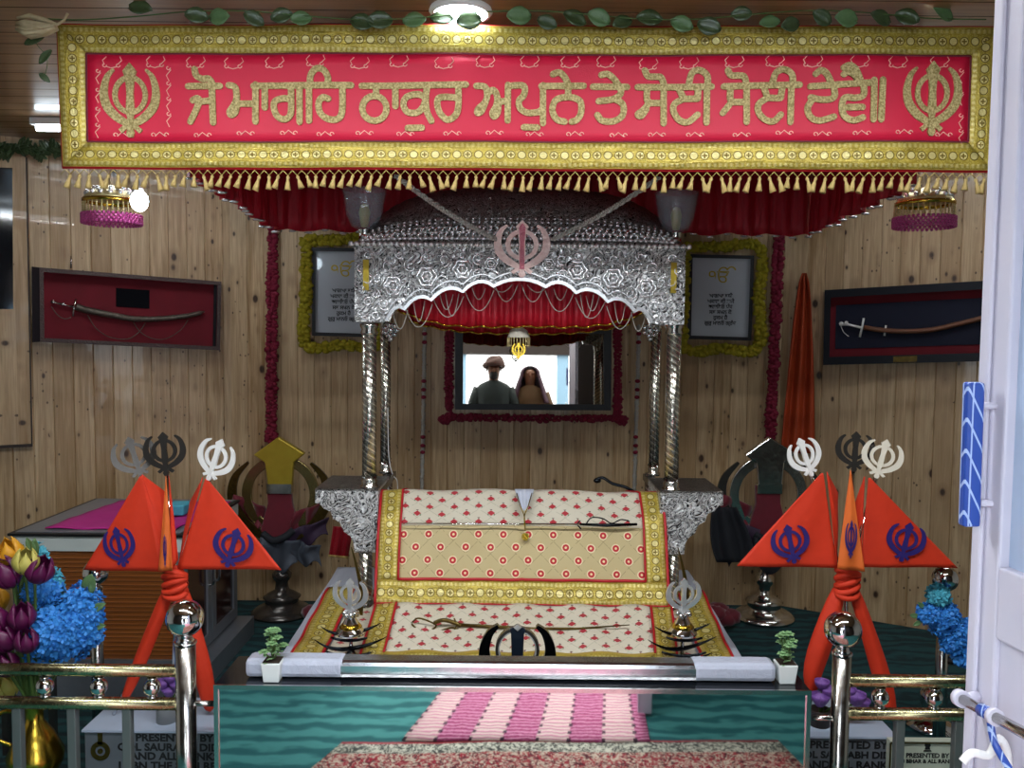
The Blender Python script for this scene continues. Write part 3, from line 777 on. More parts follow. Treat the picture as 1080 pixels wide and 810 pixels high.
for w in S:
    mb = MB(False)
    for P in w:
        C = crom([(x, y, 0) for x, y in P], 5) if len(P) > 2 else [V((P[0][0], P[0][1], 0)).lerp(V((P[1][0], P[1][1], 0)), k / 4) for k in range(5)]
        C = [(c.x, c.y) for c in C]
        def fl2(a, b, d): return bfr(a, b, d + 0.008)
        mb.ribbon(C, 6.7, 0.005, fl2); mb.disc(C[0], 3.35, 0.0045, fl2, 10); mb.disc(C[-1], 3.35, 0.0045, fl2, 10)
    mb.build('script_word', M('goldcord'), ban)
for cx, cy in ((138, 106), (981, 105)):
    mb = MB(False)
    sz = 76
    o3 = at(cx, cy, YBN); scl = YBN / F
    fr = lambda a, b, d, o3=o3: wv(o3 + V((a, -d - 0.008, b)))
    khanda(mb, fr, sz * scl, 0.005, wsc=1.0)
    mb.build('emblem', M('goldcord'), ban)
mb = MB(False)
def curl(cx, cy, s, fl):
    return [(cx + s * (0.5 * math.cos(t)) * (1 - t / 9), cy + fl * s * 0.5 * math.sin(t) * (1 - t / 9)) for t in [k * 0.7 for k in range(8)]]
def fe(a, b, d): return bfr(a, b, d + 0.0075)
for row, (y0, fl, n) in enumerate(((70, 1, 21), (142, -1, 21))):
    for k in range(n):
        x = 112 + k * 43.5 + (8 if row else 0) + random.uniform(-4, 4); y = y0 + random.uniform(-1.5, 1.5)
        if x > 1000: continue
        for sx_ in (0, 14):
            mb.ribbon(curl(x + sx_, y, 5, fl), 0.8, 0.002, fe)
            if row == 0: mb.ribbon([(x + sx_ + 2, y - 9), (x + sx_ + (4 if sx_ else -2), y - 5), (x + sx_, y - 1)], 0.7, 0.002, fe)
        mb.ribbon([(x + 2, y + 1.5), (x + 7, y + 3 * fl), (x + 13, y + 1.5)], 0.8, 0.002, fe)
for x, ys in ((104, (75, 95, 115, 132)), (178, (72, 88, 104, 120)), (1012, (75, 98, 122, 138))):
    for y in ys:
        mb.ribbon(curl(x, y, 5, 1), 0.8, 0.002, fe); mb.ribbon([(x + 3, y + 2), (x - 2, y + 8), (x + 1, y + 14)], 0.7, 0.002, fe)
mb.build('embroidery', M('pale_thread'), ban)
# fringe
mb = MB(); N = 98
for k in range(N):
    a = 70 + (1044 - 70) * k / N; b = 70 + (1044 - 70) * (k + 1) / N
    y = 179 + 4 * k / N
    for s_ in (0, 1):
        mb.tube([bfr(a, y, 0.002), bfr((a + b) / 2, y + 5, 0.002 + 0.004 * s_), bfr(b, y, 0.002)] if s_ == 0 else [bfr(a - 5, y + 5, 0.002), bfr(a, y, 0.006), bfr(a + 5, y + 5, 0.002)], 0.0012, 5)
mb.build('fringe_cord', M('goldthread'), ban)
protos = []
for k in range(N):
    x = 70 + (1044 - 70) * (k + 0.5) / N; y = 184 + 4 * k / N
    p = bfr(x, y, 0.002)
    if k < 6:
        mb = MB(); lean = random.uniform(-0.45, 0.45); H = 0.037
        mb.tube([p, p + V((lean * .004, 0, -.005)), p + V((lean * 0.01, 0, -.010)), p + V((lean * .02, 0, -H * .6)), p + V((lean * 0.035, 0, -H))], [0.0025, 0.0055, 0.0035, 0.0065, 0.0095], 7)
        o = mb.build('tassel', M('tassel'), ban); protos.append((o, p))
    else:
        o0, pp = protos[random.randrange(6)]
        o = o0.copy(); col.objects.link(o); o.location = Vector(o0.location) + (p - pp); o.scale = (1, 1, random.uniform(0.8, 1.15))
        o.location.z += (WL[ban.name].z - 0) * 0 + (1 - o.scale.z) * (pp - WL[ban.name]).z

# leaf garland above the banner
gl = thing('leaf_garland', 'string of dark green artificial leaves along the top of the red banner', 'garland', at(560, 20, 2.33))
mb = MB(); mb.tube(crom([at(x, 16 + 5 * math.sin(x * .02), 2.33) for x in range(20, 1075, 60)], 4), 0.0018, 5); mb.build('string', M('stem'), gl)
def leaf(mb, c, dirv, up, L, W):
    d = Vector(dirv).normalized(); s_ = d.cross(Vector(up)).normalized(); n = s_.cross(d)
    def f(a, b):
        w = W * math.sin(math.pi * min(1, a * 0.93 + 0.04)) ** 0.75 * (b - .5) * 2 / 2
        return c + d * (a * L) + s_ * w + n * (abs(b - .5) * 0.3 * W - 0.25 * L * (a - .5) ** 2)
    mb.grid(f, 6, 4)
A, B = MB(), MB()
lv = [(148, 9), (208, 17), (232, 18), (268, 20), (297, 17), (318, 20), (382, 24), (401, 22), (437, 22), (466, 20), (495, 22), (548, 17), (577, 24), (606, 20), (632, 19), (657, 24), (685, 20), (719, 26), (748, 28), (782, 15), (812, 24), (834, 26), (867, 19), (893, 20), (929, 20), (957, 19), (995, 15)]
for i, (x, y) in enumerate(lv):
    c = at(x, y, 2.33); m = B if i % 3 == 2 else A
    an = random.uniform(-0.5, 0.5)
    d = V((math.cos(an), random.uniform(-.3, .3), math.sin(an)))
    L = random.uniform(0.055, 0.07); leaf(m, c - d * L / 2, d, (0.1, -1, random.uniform(-.2, .4)), L, L * 0.72)
A.build('leaves', M('leaf'), gl, solid=0.0012); B.build('pale_leaves', M('leaf_pale'), gl, solid=0.0012)
# dried husk bundle and drooping leaves at the top left corner
mb = MB()
c = at(38, 25, 2.32)
for k in range(16):
    a = random.uniform(-1, 1); p = c + V((-0.05, random.uniform(-.01, .01), a * 0.022)); q = c + V((0.055, random.uniform(-.01, .01), a * 0.008 - .006))
    mb.tube(crom([p, p.lerp(q, .3) + V((0, random.uniform(-.012, .006), a * 0.018)), p.lerp(q, .7) + V((0, 0, a * .014)), q]), [0.0035] + [0.006] * 16 + [0.003] * 2, 6) if False else mb.tube([p, p.lerp(q, .3) + V((0, random.uniform(-.012, .006), a * 0.018)), p.lerp(q, .7) + V((0, 0, a * .010)), q], [0.003, 0.007, 0.007, 0.003], 6)
mb.tube([c + V((.05, 0, -.006)), c + V((.075, 0, .01)), c + V((.085, 0, .028))], 0.0035, 6)
tag(mb.build('husk_bundle', M('husk')), 'cream dried husk bundle tied at the top left corner of the banner', 'decoration')
t = thing('leaf_spray', 'few dark leaves hanging on a thread below the husk bundle', 'leaf spray', at(45, 90, 2.34))
mb = MB(); mb.tube(crom([at(40, 30, 2.33), at(38, 45, 2.34), at(50, 62, 2.34), at(46, 84, 2.34)]), 0.001, 4); mb.build('thread', M('stem'), t)
mb = MB()
for (x, y, an, L) in ((36, 43, .4, .055), (48, 60, .9, .05), (47, 82, -.7, .035)):
    c = at(x, y, 2.34); d = V((math.cos(an), .1, math.sin(an))); leaf(mb, c - d * L / 2, d, (0, -1, .3), L, L * .5)
mb.build('leaves', M('leaf'), t, solid=0.001)
# garland along the head of the left wall
t = thing('wall_garland', 'green tinsel leaf garland along the top of the left plank wall', 'garland', wl(30, 165, .05))
mb = MB(); mb2 = MB()
pts = [wl(x, 157 + 3 * math.sin(x * .2) + x * .04, .05) for x in range(-20, 72, 4)]
mb.tube(pts, 0.003, 5); mb.build('string', M('stem'), t)
for p in pts:
    for k in range(5):
        an = random.uniform(0, 6.28); d = V((math.cos(an), random.uniform(-.5, .1), math.sin(an) * .7)); leaf(mb2, p, d, (0, -1, .2), .05, .022)
mb2.build('leaves', M('leaf'), t, solid=0.001)

# ------------------------------------------------------------------ lights of the room
def led(px, py, r, label, nm='ceiling_light'):
    p = atz(px, py, ZC - 0.012)
    t = thing(nm, label, 'light', p)
    mb = MB(); mb.lathe([(r * 1.15, 0.012), (r * 1.2, 0.004), (r * 1.1, -0.006), (r * 1.02, -0.004)], p, 28, cap=False); mb.build('rim', M('white_metal'), t)
    mb = MB(); mb.lathe([(r, 0.008), (r * 0.98, -0.002), (0.01, -0.004)], p, 28); mb.build('diffuser', M('led_panel'), t)
led(486, 14, 0.072, 'bright round ceiling light just above the middle of the banner')
def batten(c, L, label):
    c = Vector(c); t = thing('tube_light', label, 'light', c)
    mb = MB(False); mb.box(c + V((-L / 2, -.02, .012)), c + V((L / 2, .02, .04))); mb.build('housing', M('white_metal'), t)
    mb = MB(); mb.tube([c + V((-L / 2 + .02, 0, 0)), c + V((L / 2 - .02, 0, 0))], 0.013, 14); mb.build('tube', M('tube_lit'), t)
    return t
c = atz(34, 135, ZC - 0.042)
batten((c.x + 0.6, c.y, ZC - 0.042), 1.2, 'glowing tube light on the ceiling behind the left end of the banner')
batten((1.75, c.y - .2, ZC - 0.042), 1.2, 'added unseen tube light on the ceiling behind the right end of the banner')  # unseen tube, added to mirror the left one
for x in (-.75, .75):  # unseen pair of tubes, added as front fill on the banner
    batten((x, 1.45, ZC - 0.042), 1.2, 'added unseen tube light on the ceiling in front of the railing, %s side' % ('left' if x < 0 else 'right'))
# bare bulb
p = at(147, 212, 3.02)
t = thing('light_bulb', 'glowing white bulb hanging beside the left beaded ornament', 'light bulb', p)
mb = MB(); mb.ball(p, 0.030, 16, (1, 1, 1.25)); mb.build('globe', M('bulb_glass'), t)
mb = MB(); mb.tube([p + V((0, 0, .028)), p + V((0, 0, .06))], 0.014, 12); mb.tube([p + V((0, 0, .06)), V((p.x, p.y, ZC))], 0.003, 6); mb.build('socket', M('white_metal'), t)

# ------------------------------------------------------------------ red ceiling canopy cloth
cf, cbk = 2.92, 3.95
def zlow(Y): return 2.005 + 0.0 * Y + (cbk - Y) * 0.055
xl, xr = -1.09, 1.36
can = thing('ceiling_canopy', 'crimson gathered cloth canopy hung from the ceiling behind the banner', 'canopy', (0.13, 3.3, 2.0))
mb = MB()
mb.grid(lambda a, b: V((xl + (xr - xl) * a, cf + (cbk - cf) * b, 2.34 - 0.05 * math.sin(math.pi * a) * math.sin(math.pi * b))), 24, 12, lambda a, b: (a * 2.5, b)); mb.build('top_cloth', M('crimson'), can, solid=.004)
def valance(P0, P1, z0a, z0b, n, nm):
    mb = MB()
    P0, P1 = V(P0), V(P1); tdir = (P1 - P0).normalized(); nn = V((-tdir.y, tdir.x, 0)); L = (P1 - P0).length
    def f(a, b):
        zt = 2.36; zb = z0a + (z0b - z0a) * a + 0.006 * math.sin(a * L * 34)
        return P0.lerp(P1, a) + nn * (0.013 * math.sin(a * L * 75) * (0.3 + b) + 0.01 * math.sin(a * L * 23)) + V((0, 0, zt + (zb - zt) * b))
    mb.grid(f, n, 6, lambda a, b: (a * L, b)); mb.build(nm, M('crimson'), can, solid=.003)
    mb = MB(); k = int(L / 0.075)
    for i in range(k + 1):
        a = i / k; p = f(a, 1.0); mb.ball(p + V((0, 0, -.006)), 0.010, 6, (2.0, 1.4, .55), .15)
    mb.build('bead_trim', M('bead'), can)
valance((xl, cbk, 0), (xr, cbk, 0), zlow(cbk), zlow(cbk), 160, 'back_valance')
valance((xl, cf, 0), (xl, cbk, 0), zlow(cf), zlow(cbk), 90, 'side_valance')
valance((xr, cf, 0), (xr, cbk, 0), zlow(cf), zlow(cbk), 90, 'side_valance')

# ------------------------------------------------------------------ beaded hanging ornaments
def chhatar(px, py, Y, r, label, name='hanging_ornament', scale=1.0):
    c = at(px, py, Y)
    t = thing(name, label, 'ornament', c)
    h = r * 1.35
    mb = MB(); mb.lathe([(0.10 * r, .66 * h), (.18 * r, .60 * h), (.55 * r, .54 * h), (.80 * r, .44 * h), (.93 * r, .34 * h), (.97 * r, .26 * h)], c, 24); mb.build('dome', M('gold_bead'), t)
    mb = MB(); mb.lathe([(.98 * r, .17 * h), (1.03 * r, .18 * h), (1.03 * r, .27 * h), (.98 * r, .28 * h)], c, 24, cap=False); mb.build('band', M('gold'), t)
    mb = MB(); n = 34
    for k in range(n):
        a = 2 * math.pi * k / n; p = c + V((math.cos(a) * r * 1.0, math.sin(a) * r * 1.0, 0))
        mb.tube([p + V((0, 0, .17 * h)), p + V((0, 0, -.16 * h))], 0.0018 * scale, 5)
        for j in range(5): mb.ball(p + V((0, 0, (.12 - .06 * j) * h)), 0.0036 * scale, 5, (1, 1, 1.4))
    mb.build('bead_strings', M('gold_bead'), t)
    mb = MB(); n = 40
    for k in range(n):
        for j in range(4):
            a = 2 * math.pi * (k + .5 * (j % 2)) / n; p = c + V((math.cos(a) * r * 1.03, math.sin(a) * r * 1.03, (-.17 - .07 * j) * h)); mb.ball(p, 0.0072 * scale, 6)
    mb.build('bead_fringe', M('purple_bead'), t)
    mb = MB()
    for k in range(16):
        a = 2 * math.pi * k / 16
        for q, zq in ((.62, .54), (.88, .42)):
            p = c + V((math.cos(a) * r * q, math.sin(a) * r * q, zq * h)); mb.ball(p, .009 * scale, 6)
    mb.tube([c + V((0, 0, .62 * h)), V((c.x, c.y, ZC))], 0.0015, 5)
    mb.build('top_beads', M('bead'), t)
    return t
chhatar(118, 221, 3.2, 0.098, 'gold and magenta beaded umbrella ornament hanging at the left beside the lit bulb')
chhatar(975, 224, 3.2, 0.102, 'gold and magenta beaded umbrella ornament hanging at the right near the door')

# ------------------------------------------------------------------ wall garlands and frames
def pomgarland(pts, r, mat, name, label, cat='garland', step=0.6, jit=.25, group=None, flat_=1.0):
    mb = MB(); P = crom(pts, 30) if len(pts) > 2 else [Vector(pts[0]).lerp(Vector(pts[1]), k / 200) for k in range(201)]
    last = None
    for p in P:
        if last is None or (p - last).length > r * step:
            rr = r * random.uniform(.8, 1.1)
            last = p
            for q in range(5):
                an = q * 1.257 + random.uniform(-.4, .4)
                mb.ball(p + V((math.cos(an) * rr * .55, random.uniform(-.5, .1) * rr, math.sin(an) * rr * .5)), rr * random.uniform(.40, .56), 6, (1, .8, .8), jit)
    return tag(mb.build(name, mat), label, cat, group)
pomgarland([wb(288, 243, .03), wb(286, 462, .03)], 0.034, M('maroon_fl'), 'flower_garland', 'long maroon flower garland hanging on the wall left of the canopy')
pomgarland([wb(821, 250, .03), wb(812, 465, .03)], 0.034, M('maroon_fl'), 'flower_garland', 'long maroon flower garland hanging on the wall beside the orange pennant')
for nm, (x0, x1) in (('left', (448, 445)), ('right', (674, 669))):
    t = thing('heart_garland', 'thin white string with sets of small red hearts, %s of the central mirror frame' % nm, 'garland', wb(x1, 520, .02))
    mb = MB()
    for k in range(70):
        f = k / 69; mb.ball(wb(x0 + (x1 - x0) * f, 345 + 170 * f, .015), 0.011, 6, (1, .6, 1.3), .3)
    mb.build('string', M('white_fl'), t)
    for base in ((352, 361), (402, 411, 419), (461, 470, 477)):
        for y in base:
            mb = MB(); f = (y - 345) / 170; mb.ball(wb(x0 + (x1 - x0) * f, y, .03), 0.013, 8, (1.1, .6, .8), .05); mb.build('heart', M('maroon_fl'), t)
# orange pennant on the wall
mb = MB()
def pen(a, b):
    y = 288 + (478 - 288) * b
    w = 2 + 16 * (b ** .55) if b > 0.0 else 2
    xc = 848 - 7.5 * b
    x = xc + (a - .5) * 2 * w * (.95 + .1 * a)
    return wr(x, y, 0.05 + 0.018 * math.sin(a * 14 + b * 2))
mb.grid(pen, 18, 20); tag(mb.build('pennant', M('pennant'), solid=.004), 'long orange pointed cloth pennant hanging on the wall behind the right flags', 'pennant')

def framed(name, w, quad, fw, depth, mats, label, inner, innm, cat='picture frame', mirror_tilt=0):
    """quad TL TR BR BL in pixels on wall w"""
    t = thing(name, label, cat, w((quad[2][0] + quad[3][0]) / 2, quad[2][1], depth / 2))
    C = [w(x, y, depth) for x, y in quad]; Bk = [w(x, y, .001) for x, y in quad]
    cen = sum(C, V((0, 0, 0))) / 4
    ex = (C[1] - C[0]).normalized(); ez = (C[0] - C[3]).normalized(); n = ex.cross(ez) * -1
    def ins(Q, d): return [Q[0] + (ex - ez) * d, Q[1] + (-ex - ez) * d, Q[2] + (-ex + ez) * d, Q[3] + (ex + ez) * d]
    I = ins(C, fw); Ib = ins(Bk, fw)
    mb = MB(False)
    for i in range(4):
        j = (i + 1) % 4; mb.hexa([Bk[i], Bk[j], Ib[j], Ib[i]], [C[i], C[j], I[j], I[i]])
    mb.build('frame', mats, t)
    nn = (C[0] - Bk[0]).normalized()
    mb = MB(False); A = [p + nn * (depth * .35) for p in Ib]; mb.hexa([p + nn * .002 for p in Ib], A); ip = mb.build(innm, inner, t)
    return t, A, ex, ez, nn
quadM = [(480, 342), (645, 344), (644.5, 433), (480, 432)]
# mirror glass is built separately so that it leans back a touch
t = thing('wall_mirror', 'black framed mirror glass picture on the wall behind the canopy, reflecting the visitors', 'mirror', wb(562, 433, .02))
def wq(q, o): return [wb(x, y, o) for x, y in q]
outer = wq(quadM, .045); inner = wq([(488, 350), (637, 352), (637, 426.5), (488, 426)], .045)
outer0 = wq(quadM, .001); inner0 = wq([(488, 350), (637, 352), (637, 426.5), (488, 426)], .001)
mb = MB(False)
for i in range(4):
    j = (i + 1) % 4; mb.hexa([outer0[i], outer0[j], inner0[j], inner0[i]], [outer[i], outer[j], inner[j], inner[i]])
mb.build('frame', M('black_frame'), t)
MTILT = R(2.3)
zb, ztp = inner[2].z - .005, inner[0].z + .005
xa, xb = inner[0].x - .005, inner[1].x + .005
yb0 = YB - 0.036; yt0 = yb0 + (ztp - zb) * math.tan(MTILT)
mb = MB(False); mb.hexa([(xa, yb0 + .006, zb), (xb, yb0 + .006, zb), (xb, yt0 + .006, ztp), (xa, yt0 + .006, ztp)], [(xa, yb0, zb), (xb, yb0, zb), (xb, yt0, ztp), (xa, yt0, ztp)])
mb.build('mirror_glass', M('mirror'), t)
pomgarland([wb(474, 342, .03), wb(474, 436, .03), wb(480, 440, .03), wb(645, 441, .03), wb(651, 436, .03), wb(651, 342, .03)], 0.026, M('maroon_fl'), 'frame_garland', 'maroon flower garland bordering the central mirror', step=.45)
for nm, Q in (('left', [(329, 261), (396, 262), (397, 356), (329, 354)]), ('right', [(727, 268), (795.5, 269.5), (792.5, 359.5), (725, 357.5)])):
    t, A, ex, ez, nn = framed('framed_scroll', wb, Q, 0.018, .03, M('black_frame'), 'black framed sheet of script with gold symbol, %s of the silver canopy' % nm, M('paper'), 'sheet')
    cx = (A[0] + A[1]) / 2; H = (A[0] - A[3]).length
    d = nn * .001
    rot = Matrix.Rotation(R(90), 4, 'X')
    text('\u0a74', 'gold_symbol', M('goldcloth'), t, cx - ez * (H * .24) + d, 0.095, .0006, rot=rot)
    lines = ['ਆਗਆ ਭਈ', 'ਅਕਾਲ ਕੀ ਤਬੀ', 'ਚਲਾਇਓ ਪੰਥ', 'ਸਭ ਸਖਨ ਕੋ', 'ਹੁਕਮ ਹੈ', 'ਗੁਰੂ ਮਾਨਓ ਗ੍ਰੰਥ']
    for i, s_ in enumerate(lines):
        text(s_, 'script_line', M('ink'), t, cx - ez * (H * (.48 + .07 * i)) + d, 0.027, .0006, rot=rot, bold=.0008)
    x0, x1, y0, y1 = Q[0][0] - 6, Q[1][0] + 5, Q[0][1] - 7, Q[2][1] + 7
    pomgarland([wb(x0, y0, .03), wb((x0 + x1) / 2, y0 - 1, .03), wb(x1, y0, .03), wb(x1, (y0 + y1) / 2, .03), wb(x1 - 2, y1, .03), wb((x0 + x1) / 2, y1 + 1, .03), wb(x0, y1, .03), wb(x0, (y0 + y1) / 2, .03), wb(x0, y0, .03)],
               0.036, M('yellow_fl'), 'frame_garland', 'olive yellow flower garland around the framed sheet %s of the canopy' % nm, step=.5)

def bil(C, s_, t_, d, n): return C[0].lerp(C[1], s_).lerp(C[3].lerp(C[2], s_), t_) + n * d
# left sword case
Q = [(41.4, 282), (233.5, 297), (232, 369.5), (42.4, 360.6)]
t = thing('sword_case', 'dark red lined glass case with a sheathed curved sword, hung on the left wall', 'display case', wl(135, 368, .03))
C = [wl(x, y, .07) for x, y in Q]; C0 = [wl(x, y, .002) for x, y in Q]
def casebox(mb, C, C0, a0, a1, b0, b1):
    f = lambda K, s_, q: K[0].lerp(K[1], s_).lerp(K[3].lerp(K[2], s_), q)
    q = [(a0, b0), (a1, b0), (a1, b1), (a0, b1)]
    mb.hexa([f(C0, *p) for p in q], [f(C, *p) for p in q])
fx, fy = .022, .055
mb = MB(False); casebox(mb, C, C0, 0, 1, 0, fy); casebox(mb, C, C0, 0, 1, 1 - fy, 1); casebox(mb, C, C0, 0, fx, fy, 1 - fy); casebox(mb, C, C0, 1 - fx, 1, fy, 1 - fy); mb.build('frame', M('case_frame'), t)
Qs = [(33.5, 281), (41.4, 282), (42.4, 360.6), (34, 361)]
mb = MB(False); casebox(mb, [wl(x, y, .06) for x, y in Qs], [wl(x, y, .002) for x, y in Qs], 0, 1, 0, 1)
K = [wl(x, y, .015) for x, y in Q]; mb.build('side_panel', M('case_dark'), t)
mb = MB(False); casebox(mb, K, C0, fx, 1 - fx, fy, 1 - fy); mb.build('lining', M('velvet_red'), t)
mb = MB(False); K2 = [wl(x, y, .019) for x, y in Q]; casebox(mb, K2, K, .40, .585, .20, .46); mb.build('plaque', M('dark_matt'), t)
mb = MB(False); K3 = [wl(x, y, .055) for x, y in Q]; casebox(mb, K3, K, .955, .975, fy, 1 - fy); mb.build('inner_lip', M('case_dark'), t)
def zc(P, ox, oy, sc_): return [(ox + x / sc_, oy + y / sc_) for x, y in P]
t = thing('curved_sword', 'sheathed curved sword with silver hilt lying in the red lined case', 'sword', wl(135, 340, .03))
L = lambda P: [wl(x, y, .035) for x, y in zc(P, 20, 270, 4.909)]
mb = MB(); P = crom(L([(295, 262), (350, 280), (480, 306), (600, 326), (750, 324), (880, 308), (962, 288)]), 5); n = len(P)
mb.tube(P, [0.017 - 0.006 * i / n for i in range(n - 2)] + [.006, .003], 8); mb.build('scabbard', M('scabbard'), t)
mb = MB(); mb.tube(L([(165, 238), (230, 250), (290, 265)]), [.006, .005, .006], 8); mb.ball(L([(178, 237)])[0], .010, 10); mb.ball(L([(228, 250)])[0], .009, 10)
mb.tube(L([(296, 222), (285, 270), (280, 312)]), .005, 8); mb.build('hilt', M('steel'), t)
mb = MB()
for P in ([(168, 262), (200, 305), (235, 325), (270, 318)], [(355, 305), (400, 375), (470, 420), (560, 430), (620, 395), (655, 345)], [(588, 335), (630, 395), (700, 430), (770, 425), (840, 380), (875, 330)]):
    mb.tube(crom(L(P), 5), 0.0022, 5)
mb.build('chain', M('scabbard'), t)
mb = MB(); mb.tube([wl(75, 270, .02), wl(75, 283, .02)], .004, 6); mb.build('hook', M('chrome'), thing('case_hook', 'small metal hook above the red lined sword case', 'hook', wl(75, 283, .02)))
# right sword case
Q = [(869.7, 306), (1082, 293.5), (1080, 380), (868, 385)]
t = thing('sword_case', 'navy display case with maroon mount holding a curved brown sword, hung on the right wall', 'display case', wr(960, 384, .03))
C = [wr(x, y, .06) for x, y in Q]; C0 = [wr(x, y, .002) for x, y in Q]; K = [wr(x, y, .012) for x, y in Q]
fx, fy = .035, .105
mb = MB(False); casebox(mb, C, C0, 0, 1, 0, fy); casebox(mb, C, C0, 0, 1, 1 - fy, 1); casebox(mb, C, C0, 0, fx, fy, 1 - fy); casebox(mb, C, C0, 1 - fx, 1, fy, 1 - fy); mb.build('frame', M('navy_frame'), t)
mb = MB(False); casebox(mb, K, C0, fx, 1 - fx, fy, 1 - fy); mb.build('mount', M('velvet_red'), t)
K2 = [wr(x, y, .016) for x, y in Q]; mb = MB(False); casebox(mb, K2, K, .065, .94, .21, .79); mb.build('lining', M('velvet_navy'), t)
K3 = [wr(x, y, .064) for x, y in Q]; mb = MB(False); casebox(mb, K3, C, .375, .495, .91, .985); mb.build('plaque', M('gold_brown'), t)
t = thing('curved_sword', 'slender brown curved sword with silver hilt in the navy case', 'sword', wr(960, 350, .03))
L = lambda P: [wr(x, y, .03) for x, y in zc(P, 860, 280, 5.684)]
mb = MB(); P = crom(L([(290, 372), (420, 390), (560, 395), (700, 385), (850, 352), (1015, 312), (1110, 285)]), 5); n = len(P); mb.tube(P, [.012] * (n - 3) + [.009, .006, .003], 8); mb.build('scabbard', M('brown_scab'), t)
mb = MB(); mb.tube(L([(150, 350), (200, 355), (285, 375)]), [.009, .006, .006], 8); mb.ball(L([(155, 350)])[0], .012, 8); mb.ball(L([(185, 345)])[0], .011, 8)
mb.tube(L([(290, 315), (280, 370), (265, 430)]), .0055, 8); mb.tube(L([(423, 358), (413, 422)]), .005, 8); mb.tube(crom(L([(152, 360), (170, 400), (200, 425)]), 4), .002, 5); mb.build('hilt', M('white_metal'), t)

# ------------------------------------------------------------------ silver canopy (palanquin)
YP, YK = 3.0, 3.42
s3 = YP / F
pal = thing('silver_palanquin', 'embossed silver four pillared canopy with domed roof over the altar bed', 'canopy', (0.03, 3.2, 0.52))
P0 = at(375, 262, YP); P1 = at(722, 262, YP)
zt = (P0.z + P1.z) / 2; xL, xR = P0.x, P1.x; xC = (xL + xR) / 2; hw = (xR - xL) / 2
zb_ = at(548, 341, YP).z
def pfr(a, b, d): # dx px, y px in palanquin front plane (square to the world)
    return V((xC + a * s3, YP - d, at(548, b, YP).z))
cus = [(0, 294)]
cusps = [(27, 301), (59, 307), (92, 316), (120, 326), (138, 338)]
def lobes(sg):
    out = []; prev = (0, 294)
    first = True
    px, py = 0, 293.5
    pts = [(sg * a, b) for a, b in cusps]
    for k in range(0, 7):
        t = k / 6; out.append((sg * 27 * t, 293.5 + 7.5 * t ** 2.2))
    for i in range(len(pts) - 1):
        a, b = pts[i], pts[i + 1]
        for k in range(1, 7):
            t = k / 6; up = 7.5 * math.sin(math.pi * min(1, t * 1.0)) ** 0.8
            out.append((a[0] + (b[0] - a[0]) * t, a[1] + (b[1] - a[1]) * t - up))
    return out
rt = lobes(1); lt = lobes(-1)
hwp = (xR - xL) / 2 / s3
curve = lt[::-1] + rt[1:]
poly = [(-hwp, 262), (hwp, 262), (hwp, 341), (142, 341)] + curve[::-1] + [(-142, 341), (-hwp, 341)]
mb = MB(False); mb.poly(poly, 0.022, pfr); mb.build('front_arch', M('emboss'), pal)
mb = MB(False); mb.ribbon([(a, b + 1.5) for a, b in curve], 3.6, 0.034, pfr); mb.build('arch_rim', M('bead'), pal)
mb = MB(False); mb.ribbon([(a * 1.0, b - 6) for a, b in curve], 1.2, 0.030, pfr); mb.build('arch_rim', M('bead'), pal)
# raised rosettes and leaf scrolls on the arch
mb = MB()
def ros(a, b, r):
    for q, rr in ((1.0, .30), (.55, .26)):
        C = [pfr(a + r * q * math.cos(t) * (1 + .12 * math.cos(6 * t)), b + r * q * math.sin(t) * (1 + .12 * math.cos(6 * t)), .024) for t in [2 * math.pi * k / 24 for k in range(25)]]
        mb.tube(C, r * rr * s3 * .6, 6, cap=False)
    mb.ball(pfr(a, b, .025), r * .3 * s3, 8)
def scroll(a, b, r, fl, ph):
    C = [pfr(a + r * (1 - t / 11) * math.cos(fl * t + ph), b + r * (1 - t / 11) * math.sin(fl * t + ph), .024) for t in [k * .5 for k in range(19)]]
    mb.tube(C, [.0042 - .00015 * k for k in range(19)], 6)
for sg in (-1, 1):
    for a, b, r in ((60, 285, 9), (97, 293, 9.5), (132, 303, 9), (30, 279, 6)): ros(sg * a, b, r)
    for k, (a, b, r) in enumerate(((44, 290, 6), (44, 274, 6), (79, 276, 7), (80, 298, 7), (114, 282, 7), (116, 309, 7), (137, 283, 7), (141, 322, 7), (60, 271, 5), (98, 274, 5), (125, 270, 5), (150, 312, 5), (148, 296, 5), (150, 334, 5))):
        scroll(sg * a, b, r, 1 if k % 2 else -1, k)
    for k in range(6): scroll(sg * (158 + (k % 2) * 7), 272 + k * 12, 5, 1 if k % 2 else -1, k * 1.3)
    mb.build('relief', M('bead'), pal); mb = MB()
mb = MB(False)
mb.bm.free()
for sg in (-1, 1):
    mb = MB(False); mb.box(pfr(sg * 160 - 3, 276, .022), pfr(sg * 160 + 3, 308, .027)); mb.build('gold_inset', M('goldcloth'), pal)
# side and back panels
mb = MB(False)
mb.box((xL, YP, zb_), (xL + .02, YK + .03, zt)); mb.build('side_panel', M('emboss'), pal)
mb = MB(False); mb.box((xR - .02, YP, zb_), (xR, YK + .03, zt)); mb.build('side_panel', M('emboss'), pal)
mb = MB(False); mb.box((xL, YK + .03, zb_ + .09), (xR, YK + .05, zt)); mb.build('back_panel', M('emboss'), pal)
# cornice beads
mb = MB(False); mb.box((xL - .012, YP - .03, zt), (xR + .012, YK + .06, zt + .012)); mb.build('cornice', M('steel'), pal)
mb = MB()
n = 60
for k in range(n): mb.ball((xL - .01 + (xR - xL + .02) * k / (n - 1), YP - .034, zt + .008), .0098, 8)
for k in range(22):
    for xx in (xL - .012, xR + .012): mb.ball((xx, YP - .02 + (YK - YP + .06) * k / 21, zt + .008), .0098, 6)
mb.build('cornice_beads', M('bead'), pal)
